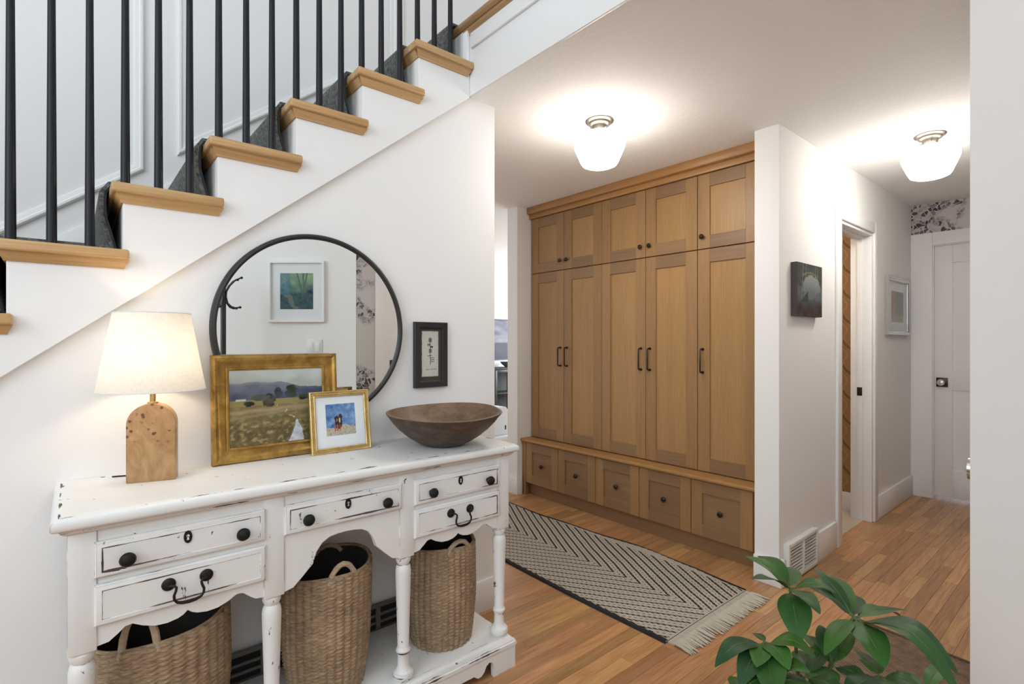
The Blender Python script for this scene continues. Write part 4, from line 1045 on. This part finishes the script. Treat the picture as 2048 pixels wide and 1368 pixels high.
# ------------------------------------------------------------------ wooden bowl
bw = thing('dough_bowl', 'dark turned wooden bowl at the right end of the console', 'bowl', (1.112, 1.732, TT))
def bowl_pt(r, z, th):
    q = 1+.05*math.exp(-((((th+YAW+.12+math.pi) % (2*math.pi))-math.pi)/.33)**2)
    zz = z*1.1*(1+.06*math.cos(th-CAMA-math.pi)*(z/.115))
    e = (r/.232)
    r *= .945
    return (r*math.cos(th)*(1+(q-1)*e), r*math.sin(th)*(1+(q-1)*e), zz*(1+.03*math.cos(2*th)*e))
outp = [(0, .0008), (.06, .0008), (.085, .004), (.115, .017), (.15, .037), (.182, .061), (.206, .084), (.222, .104), (.230, .112), (.2335, .117)]
inp = [(.2335, .117), (.2315, .1195), (.2255, .1195), (.219, .112), (.203, .090), (.176, .066), (.14, .045), (.10, .030), (.05, .022), (0, .02)]
for nm, pf, mt in (('bowl_outside', outp, 'bowl'), ('bowl_inside', inp, 'bowl_in')):
    K = 72; m = MB(); vs = [bowl_pt(r, z, 2*math.pi*i/K) for (r, z) in pf for i in range(K)]
    m.add(vs, [(j*K+i, j*K+(i+1) % K, (j+1)*K+(i+1) % K, (j+1)*K+i) for j in range(len(pf)-1) for i in range(K)])
    m.build(nm, M[mt], bw, local=True, smooth=40)

# ------------------------------------------------------------------ ceiling lights
def ceiling_light(label, x, y, rotz):
    c = thing('ceiling_light', label, 'light', (x, y, CZ), rotz, group='schoolhouse ceiling lights')
    MB().lathe([(0, -.0005), (.072, -.0005), (.0735, -.004), (.070, -.008), (.058, -.012), (.056, -.018), (.052, -.023), (.040, -.027), (.037, -.034), (.034, -.046), (.030, -.052), (0, -.052)], 36).build('canopy', M['nickel'], c, local=True, smooth=35)
    sc_ = MB()
    for k in range(3):
        a = k*2.0944+.5; sc_.tube([(.034*math.cos(a), .034*math.sin(a), -.042), (.048*math.cos(a), .048*math.sin(a), -.042)], .0035, 6)
    sc_.build('thumb_screw', M['nickel'], c, local=True)
    MB().lathe([(.028, -.046), (.031, -.056), (.060, -.064), (.098, -.076), (.121, -.092), (.1315, -.110), (.1325, -.122), (.127, -.142), (.112, -.178), (.097, -.212), (.088, -.226), (.070, -.234), (.03, -.238), (0, -.2385)], 48).build('glass_shade', M['globe'], c, local=True, smooth=50)
ceiling_light('lit white schoolhouse ceiling light in front of the oak cabinets', 2.078, 1.759, 0)
ceiling_light('lit white schoolhouse ceiling light in the narrow hall at right', 3.609, .703, 1.0)
sd = thing('smoke_detector', 'small round detector on the ceiling peeking past the console wall', 'detector', (1.905, 2.50, CZ))
MB().lathe([(0, -.036), (.03, -.036), (.045, -.028), (.05, -.016)], 28, (1.905, 2.50, CZ)).build('cover', M['white_plastic'], sd, smooth=35)
MB().lathe([(.05, -.0162), (.058, -.014), (.058, -.0005)], 28, (1.905, 2.50, CZ)).build('base_ring', M['vent'], sd, smooth=35)

# ------------------------------------------------------------------ rug and door mat
def rugmat():
    t = NT('chevron_weave'); sp = t.n('ShaderNodeSeparateXYZ'); t.set(sp.inputs[0], t.obj())
    wob = t.noise(t.obj(), 9, 2); x = sp.outputs[0]; y = t.math('ADD', sp.outputs[1], t.math('MULTIPLY', t.math('SUBTRACT', wob, .5), .02))
    right = t.math('GREATER_THAN', x, 0.0)
    k = t.math('ADD', 1.55, t.math('MULTIPLY', right, .22))
    s = t.math('DIVIDE', t.math('SUBTRACT', y, t.math('MULTIPLY', t.math('ABSOLUTE', x), k)), .0885)
    fr = t.math('FRACT', t.math('ADD', s, 50.0)); ax = t.math('ABSOLUTE', x)
    dash = t.math('FRACT', t.math('ADD', t.math('DIVIDE', ax, .0135), t.math('MULTIPLY', t.math('FLOOR', s), .37)))
    teeth = t.math('MULTIPLY', t.math('SINE', t.math('MULTIPLY', ax, 480)), .025)
    line = t.math('LESS_THAN', t.math('ADD', t.math('ABSOLUTE', t.math('SUBTRACT', fr, .5)), teeth), .125)
    ldash = t.math('LESS_THAN', dash, .74)
    line = t.math('MULTIPLY', line, t.math('MAXIMUM', right, ldash))
    fr2 = t.math('FRACT', t.math('ADD', s, 50.5))
    dot = t.math('MULTIPLY', t.math('LESS_THAN', t.math('ABSOLUTE', t.math('SUBTRACT', fr2, .5)), .055), t.math('LESS_THAN', dash, .42))
    m_ = t.math('MAXIMUM', line, dot)
    m_ = t.math('MULTIPLY', m_, t.math('LESS_THAN', ax, .345))
    m_ = t.math('MULTIPLY', m_, t.math('GREATER_THAN', sp.outputs[1], .012))
    seam = t.math('LESS_THAN', t.math('ABSOLUTE', t.math('SUBTRACT', sp.outputs[1], .002)), .0016)
    m_ = t.math('MAXIMUM', m_, seam)
    beige = t.mix(t.noise(t.obj(), 120, 3, .7), (.42, .37, .30), (.60, .54, .455))
    col = t.mix(m_, beige, (.012, .012, .014))
    h = t.math('ADD', t.math('SINE', t.math('MULTIPLY', s, 25.1)), t.math('MULTIPLY', t.math('SINE', t.math('MULTIPLY', ax, 465)), .6))
    t.bump(h, .55, .003)
    return t.fin(col, .95)
M['rug'] = rugmat()
M['rug_edge'] = plain('rug_binding', (.014, .014, .016), .9)
M['fringe'] = plain('rug_fringe', (.50, .445, .36), .9, noise_amt=.2, nscale=60)
RXC, RY0 = 2.287, 1.262
rg = thing('runner_rug', 'beige and black chevron runner rug with a fringed end', 'rug', (RXC, RY0, FZ))
L_ = 2.1; nx, ny = 12, 70
def redge(y): return -.352-.008*math.sin(y*3.1), .352+.055*math.exp(-((y-.62)/.5)**2)+.006*math.sin(y*11)
m = MB(); vs = []
for j in range(ny+1):
    y = -.03+(L_+.03)*j/ny; a, b = redge(max(0, y))
    if y < .3: b = .352+(b-.352)*max(0, (y+.03)/.33)
    for i in range(nx+1):
        u = i/nx; x = a+(b-a)*u
        vs.append((x, y, .008+.0016*math.sin(y*9+u*4)+.003*math.exp(-((y-.62)/.15)**2)*u**3))
vt_ = len(vs); vs += [(p[0], p[1], .0006) for p in vs]
q = nx+1
fs = [(j*q+i, j*q+i+1, (j+1)*q+i+1, (j+1)*q+i) for j in range(ny) for i in range(nx)]
fs += [(vt_+j*q+i+1, vt_+j*q+i, vt_+(j+1)*q+i, vt_+(j+1)*q+i+1) for j in range(ny) for i in range(nx)]
for j in range(ny): fs += [(j*q, (j+1)*q, vt_+(j+1)*q, vt_+j*q), ((j+1)*q+nx, j*q+nx, vt_+j*q+nx, vt_+(j+1)*q+nx)]
for i in range(nx): fs += [(i+1, i, vt_+i, vt_+i+1), (ny*q+i, ny*q+i+1, vt_+ny*q+i+1, vt_+ny*q+i)]
m.add(vs, fs); m.build('weave', M['rug'], rg, local=True)
for sd_ in (0, 1):
    pts = []
    for j in range(0, 300):
        y = .005+(L_-.01)*j/299; a, b = redge(y)
        if y < .3: b = .352+(b-.352)*max(0, (y+.03)/.33)
        pts.append(((a if sd_ == 0 else b), y, j))
    m = MB(); vs = []; s_ = -1 if sd_ == 0 else 1; wdt = .016 if sd_ == 0 else .008
    for (x, y, j) in pts:
        tooth = .007*(j % 7)/6
        vs += [(x-s_*(.004+tooth), y, .0118), (x+s_*wdt*.6, y, .0105), (x+s_*wdt, y, .0008), (x-s_*.004, y, .0008)]
    n = len(pts)
    m.add(vs, [(i*4+j, i*4+(j+1) % 4, (i+1)*4+(j+1) % 4, (i+1)*4+j) for i in range(n-1) for j in range(4)])
    m.build('edge_binding', M['rug_edge'], rg, local=True, smooth=0)
rf = random.Random(5); m = MB()
for i in range(96):
    x = -.352+.704*(i+.5)/96; dx = rf.uniform(-.010, .010)+.012*(x/.352); L = .088+rf.uniform(-.016, .010); r = .0040
    m.tube([(x, -.026, .0075), (x+dx*.3, -.026-L*.35, .0085+rf.uniform(-.001, .002)), (x+dx*.7, -.026-L*.7, .0062), (x+dx, -.026-L, .0046)], [r, r*1.05, r, r*.55], 5)
m.build('fringe', M['fringe'], rg, local=True, kind='stuff')
mt_ = thing('door_mat', 'brown woven door mat on the floor behind the plant', 'mat', (2.36, .56, FZ), math.radians(-5))
MB().box(-.36, .36, -.275, .275, .0005, .009).build('weave', M['mat'], mt_, bevel=.002, local=True)
MB().rectframe(-.372, .372, -.287, .287, [(0, 0), (0, 1), (.018, 1), (.018, 0)])
m = MB()
for (a, b, c_, d) in ((-.378, -.3605, -.292, .292), (.3605, .378, -.292, .292), (-.3605, .3605, -.292, -.2755), (-.3605, .3605, .2755, .292)): m.box(a, b, c_, d, .0005, .011)
m.build('border', plain('mat_border', (.085, .052, .032), .9), mt_, bevel=.002, local=True)

# ------------------------------------------------------------------ potted plant
PX, PY = 1.17, .405
pl = thing('potted_plant', 'green potted umbrella plant in the foreground by the white wall', 'plant', (PX, PY, FZ))
MB().lathe([(0, 0), (.115, 0), (.12, .006), (.145, .25), (.150, .27), (.142, .272), (.138, .25), (.0, .25)], 40, (PX, PY, FZ)).build('pot', M['terracotta'], pl, smooth=35)
MB().lathe([(.137, .235), (.07, .248), (0, .25)], 24, (PX, PY, FZ)).build('soil', M['soil'], pl)
def leaf(base, tip, wd, droop, up=Vector((0, 0, 1)), fold=.18, twist=0.0):
    base, tip = Vector(base), Vector(tip); ax = tip-base; L = ax.length; t_ = ax.normalized()
    side = t_.cross(up); side = side.normalized() if side.length > .05 else Vector((1, 0, 0)); nrm = side.cross(t_).normalized()
    if twist: side, nrm = side*math.cos(twist)+nrm*math.sin(twist), nrm*math.cos(twist)-side*math.sin(twist)
    m = MB(); vs = []; N, Wn = 14, 6
    for j in range(N+1):
        u = j/N; wv = wd*(math.sin(math.pi*min(1, u**.82))**.8)*(1 if u < .99 else 0)+.0012
        c = base+ax*u+nrm*(droop*math.sin(math.pi*u))
        for i in range(Wn+1):
            v = -1+2*i/Wn; vs.append(c+side*(v*wv)+nrm*(abs(v)*wv*fold-.12*wv*v*v+.05*wv*math.sin(u*9+v*2)))
    q = Wn+1
    m.add(vs, [(j*q+i, j*q+i+1, (j+1)*q+i+1, (j+1)*q+i) for j in range(N) for i in range(Wn)])
    o = m.build('leaf', M['leaf'], pl, smooth=80)
    mid = MB().tube([base+ax*(j/8)+nrm*(droop*math.sin(math.pi*j/8)-.0004) for j in range(9)], [.0014*(1-.75*j/8)+.0003 for j in range(9)], 5)
    mid.build('midrib', M['stem'], o)
    return o
W = [  # hub (u, v, depth), leaflets: tip u, tip v, tip depth, half width, droop
 ((1580, 1176, 1.10), [(1490, 1112, 1.16, .017, .012), (1516, 1112, 1.20, .020, .018), (1505, 1158, 1.02, .015, .010), (1581, 1134, 1.24, .019, .006), (1597, 1286, 1.00, .027, .012), (1672, 1186, 1.06, .019, .016), (1640, 1228, .99, .016, .012)]),
 ((1708, 1234, 1.06), [(1628, 1136, 1.16, .015, .010), (1664, 1152, 1.20, .018, .012), (1706, 1188, 1.22, .020, .006), (1800, 1232, 1.16, .018, .016), (1617, 1174, 1.12, .018, .012), (1770, 1336, .93, .026, .012), (1918, 1350, .90, .026, .040), (1925, 1400, .86, .021, .050), (1650, 1310, .96, .016, .014), (1812, 1220, 1.24, .012, .008)]),
 ((1530, 1284, 1.02), [(1430, 1334, .98, .020, .022), (1506, 1266, 1.10, .009, .004), (1513, 1334, .94, .017, .006), (1545, 1400, .90, .026, .010), (1578, 1340, .94, .020, .012), (1632, 1316, .97, .024, .020), (1480, 1375, .93, .020, .014)]),
 ((1612, 1352, 1.00), [(1540, 1394, .95, .022, .010), (1606, 1302, 1.12, .020, .010), (1700, 1410, .95, .022, .014), (1660, 1300, 1.10, .013, .010), (1580, 1420, .93, .02, .01)]),
 ((1760, 1352, 1.0), [(1690, 1400, .94, .020, .012), (1726, 1322, 1.10, .017, .010), (1800, 1420, .92, .020, .012), (1852, 1392, .96, .018, .014), (1712, 1300, 1.16, .010, .006)]),
 ((1850, 1380, .98), [(1790, 1340, 1.06, .012, .006), (1930, 1420, .93, .022, .012), (1890, 1330, 1.06, .012, .01)]),
 ((1665, 1330, 1.04), [(1640, 1250, 1.12, .017, .01), (1705, 1268, 1.12, .016, .012), (1604, 1268, 1.14, .016, .01), (1740, 1380, .98, .020, .012), (1630, 1400, .96, .022, .01)]),
 ((1560, 1350, .97), [(1500, 1310, 1.06, .018, .012), (1470, 1392, .92, .022, .012), (1600, 1420, .9, .026, .01), (1620, 1345, .94, .022, .014), (1545, 1296, 1.05, .016, .01)]),
 ((1500, 1400, .98), [(1462, 1352, 1.06, .018, .006), (1430, 1430, .95, .02, .01), (1545, 1360, 1.06, .02, .008)]),
]
trunk = [Vector((PX+.0, PY+.0, FZ+.24)), Vector((PX+.03, PY+.02, FZ+.40)), Vector((PX+.02, PY+.01, FZ+.54))]
MB().tube(trunk, [.012, .010, .008], 8).build('trunk', M['bark'], pl)
tr2 = [Vector((PX-.04, PY+.03, FZ+.24)), Vector((PX-.05, PY+.04, FZ+.42)), Vector((PX-.02, PY+.03, FZ+.50))]
MB().tube(tr2, [.010, .009, .007], 8).build('trunk', M['bark'], pl)
for hi, ((u, v, dp_), lv) in enumerate(W):
    hub = wpt(u, v, dp_); org = trunk[2] if hi % 2 else tr2[2]
    mid = (org+hub)/2 + Vector((0, 0, .02)); mid2 = org*.25+hub*.75+Vector((0, 0, .008))
    MB().tube([org, mid, mid2, hub], [.0045, .0036, .0032, .003], 7).build('stem', M['stem'], pl)
    for (tu, tv, td, wd, dr_) in lv:
        wd *= 1.1
        tip = wpt(tu, tv, td); s0 = hub.lerp(tip, .10)
        MB().tube([hub, s0], .0016, 5).build('petiole', M['stem'], pl)
        leaf(s0, tip, wd, dr_)

# ------------------------------------------------------------------ coat stand seen in the mirror
ck = thing('coat_stand', 'black metal coat stand with curved hooks reflected in the mirror', 'coat stand', (.800, -.115, FZ), .3)
m = MB().lathe([(.0, 1.705), (.012, 1.70), (.0175, 1.685), (.0175, .03), (.0, .03)], 16)
m.build('pole', M['black'], ck, local=True)
MB().lathe([(0, 0), (.16, 0), (.16, .012), (.03, .03), (0, .03)], 32).build('base', M['black'], ck, local=True)
for k in range(5):
    a = .68+k*2*math.pi/5-.3; dx, dy = math.cos(a), math.sin(a)
    pts = [(.125, 1.745), (.085, 1.73), (.045, 1.69), (.022, 1.65), (.019, 1.615), (.03, 1.57), (.055, 1.545), (.085, 1.536), (.115, 1.54)]
    h = MB().tube([(r*dx, r*dy, z-.02) for r, z in pts], .0055, 8)
    for (r, z) in (pts[0], pts[-1]): h.lathe([(0, -.010), (.008, -.006), (.010, 0), (.008, .006), (0, .010)], 10, (r*dx, r*dy, z-.02))
    h.build('hook', M['black'], ck, local=True)

# ------------------------------------------------------------------ room beyond the hall
pc = framed('cloud_painting', 'cloudy purple seascape above the black cabinet in the far room', 'painting', (5.55, 6.6-.03, 1.0), (0, 0, 0), 1.2, .66,
       [(0, .03), (0, 0), (.014, 0), (.014, .03)], M['black'], None, (-.59, .59, .01, .65), cloudpic, (80, 44), None, print_mat=M['paint'], py=.012)
kb = thing('display_cabinet', 'black glass-front cabinet in the room beyond the opening', 'cabinet', (5.5, 6.4, FZ))
MB().box(4.9, 6.1, 6.22, 6.58, .86, .89).build('top', M['black'], kb, bevel=.002)
MB().box(4.92, 6.08, 6.24, 6.58, .10, .13).build('bottom', M['black'], kb)
MB().box(4.92, 6.08, 6.56, 6.58, .13, .86).build('back', plain('cabinet_back', (.16, .17, .16), .7), kb)
for x in (4.92, 6.06): MB().box(x, x+.02, 6.24, 6.56, .13, .86).build('side', M['black'], kb)
MB().box(4.94, 6.06, 6.27, 6.56, .49, .505).build('shelf', M['black'], kb)
for x in (4.93, 6.03):
    for y in (6.25, 6.53): MB().box(x, x+.04, y, y+.04, FZ, .10).build('foot', M['black'], kb)
for i in range(4):
    x0 = 4.92+i*.29; dd = MB()
    for (a, b, c_, d) in ((x0+.003, x0+.043, .133, .857), (x0+.247, x0+.287, .133, .857), (x0+.043, x0+.247, .817, .857), (x0+.043, x0+.247, .133, .173), (x0+.043, x0+.247, .485, .505)): dd.box(a, b, 6.22, 6.239, c_, d)
    do = dd.build('door', M['black'], kb, bevel=.001)
    MB().box(x0+.043, x0+.247, 6.228, 6.231, .173, .817).build('pane', M['glass'], do, smooth=0)
vs_ = thing('leafy_bowl', 'dark decorative bowl on the black cabinet under the seascape', 'bowl', (5.33, 6.4, .8905))
MB().lathe([(0, 0), (.05, 0), (.06, .01), (.11, .05), (.13, .085), (.12, .085), (.08, .05), (0, .03)], 24, (5.33, 6.4, .8905)).build('bowl', plain('pewter', (.12, .12, .12), .5), vs_, smooth=35)
bb_ = thing('white_bench', 'low white bench table beyond the opening behind the console', 'table', (3.2, 3.95, FZ))
MB().box(2.75, 3.75, 3.78, 4.12, .36, .40).build('top', M['trim'], bb_, bevel=.004)
for x in (2.77, 3.69):
    for y in (3.80, 4.06): MB().box(x, x+.04, y, y+.04, FZ, .36).build('leg', M['trim'], bb_)
ap_ = thing('white_appliance', 'small white rounded appliance standing on the low white bench', 'appliance', (3.06, 3.93, .4005))
m = MB().prism([(2.90, .4005)] + [(2.93+.05*math.cos(math.radians(a))-.03+.05, .62+.05*math.sin(math.radians(a))) for a in range(180, 89, -15)] + [(3.165+.05*math.cos(math.radians(a)), .62+.05*math.sin(math.radians(a))) for a in range(90, -1, -15)] + [(3.215, .4005)], 'xz', 3.86, 4.02)
m.build('body', M['white_plastic'], ap_, bevel=.006)
MB().box(3.175, 3.188, 3.858, 3.862, .45, .49).build('slot', M['iron'], ap_)
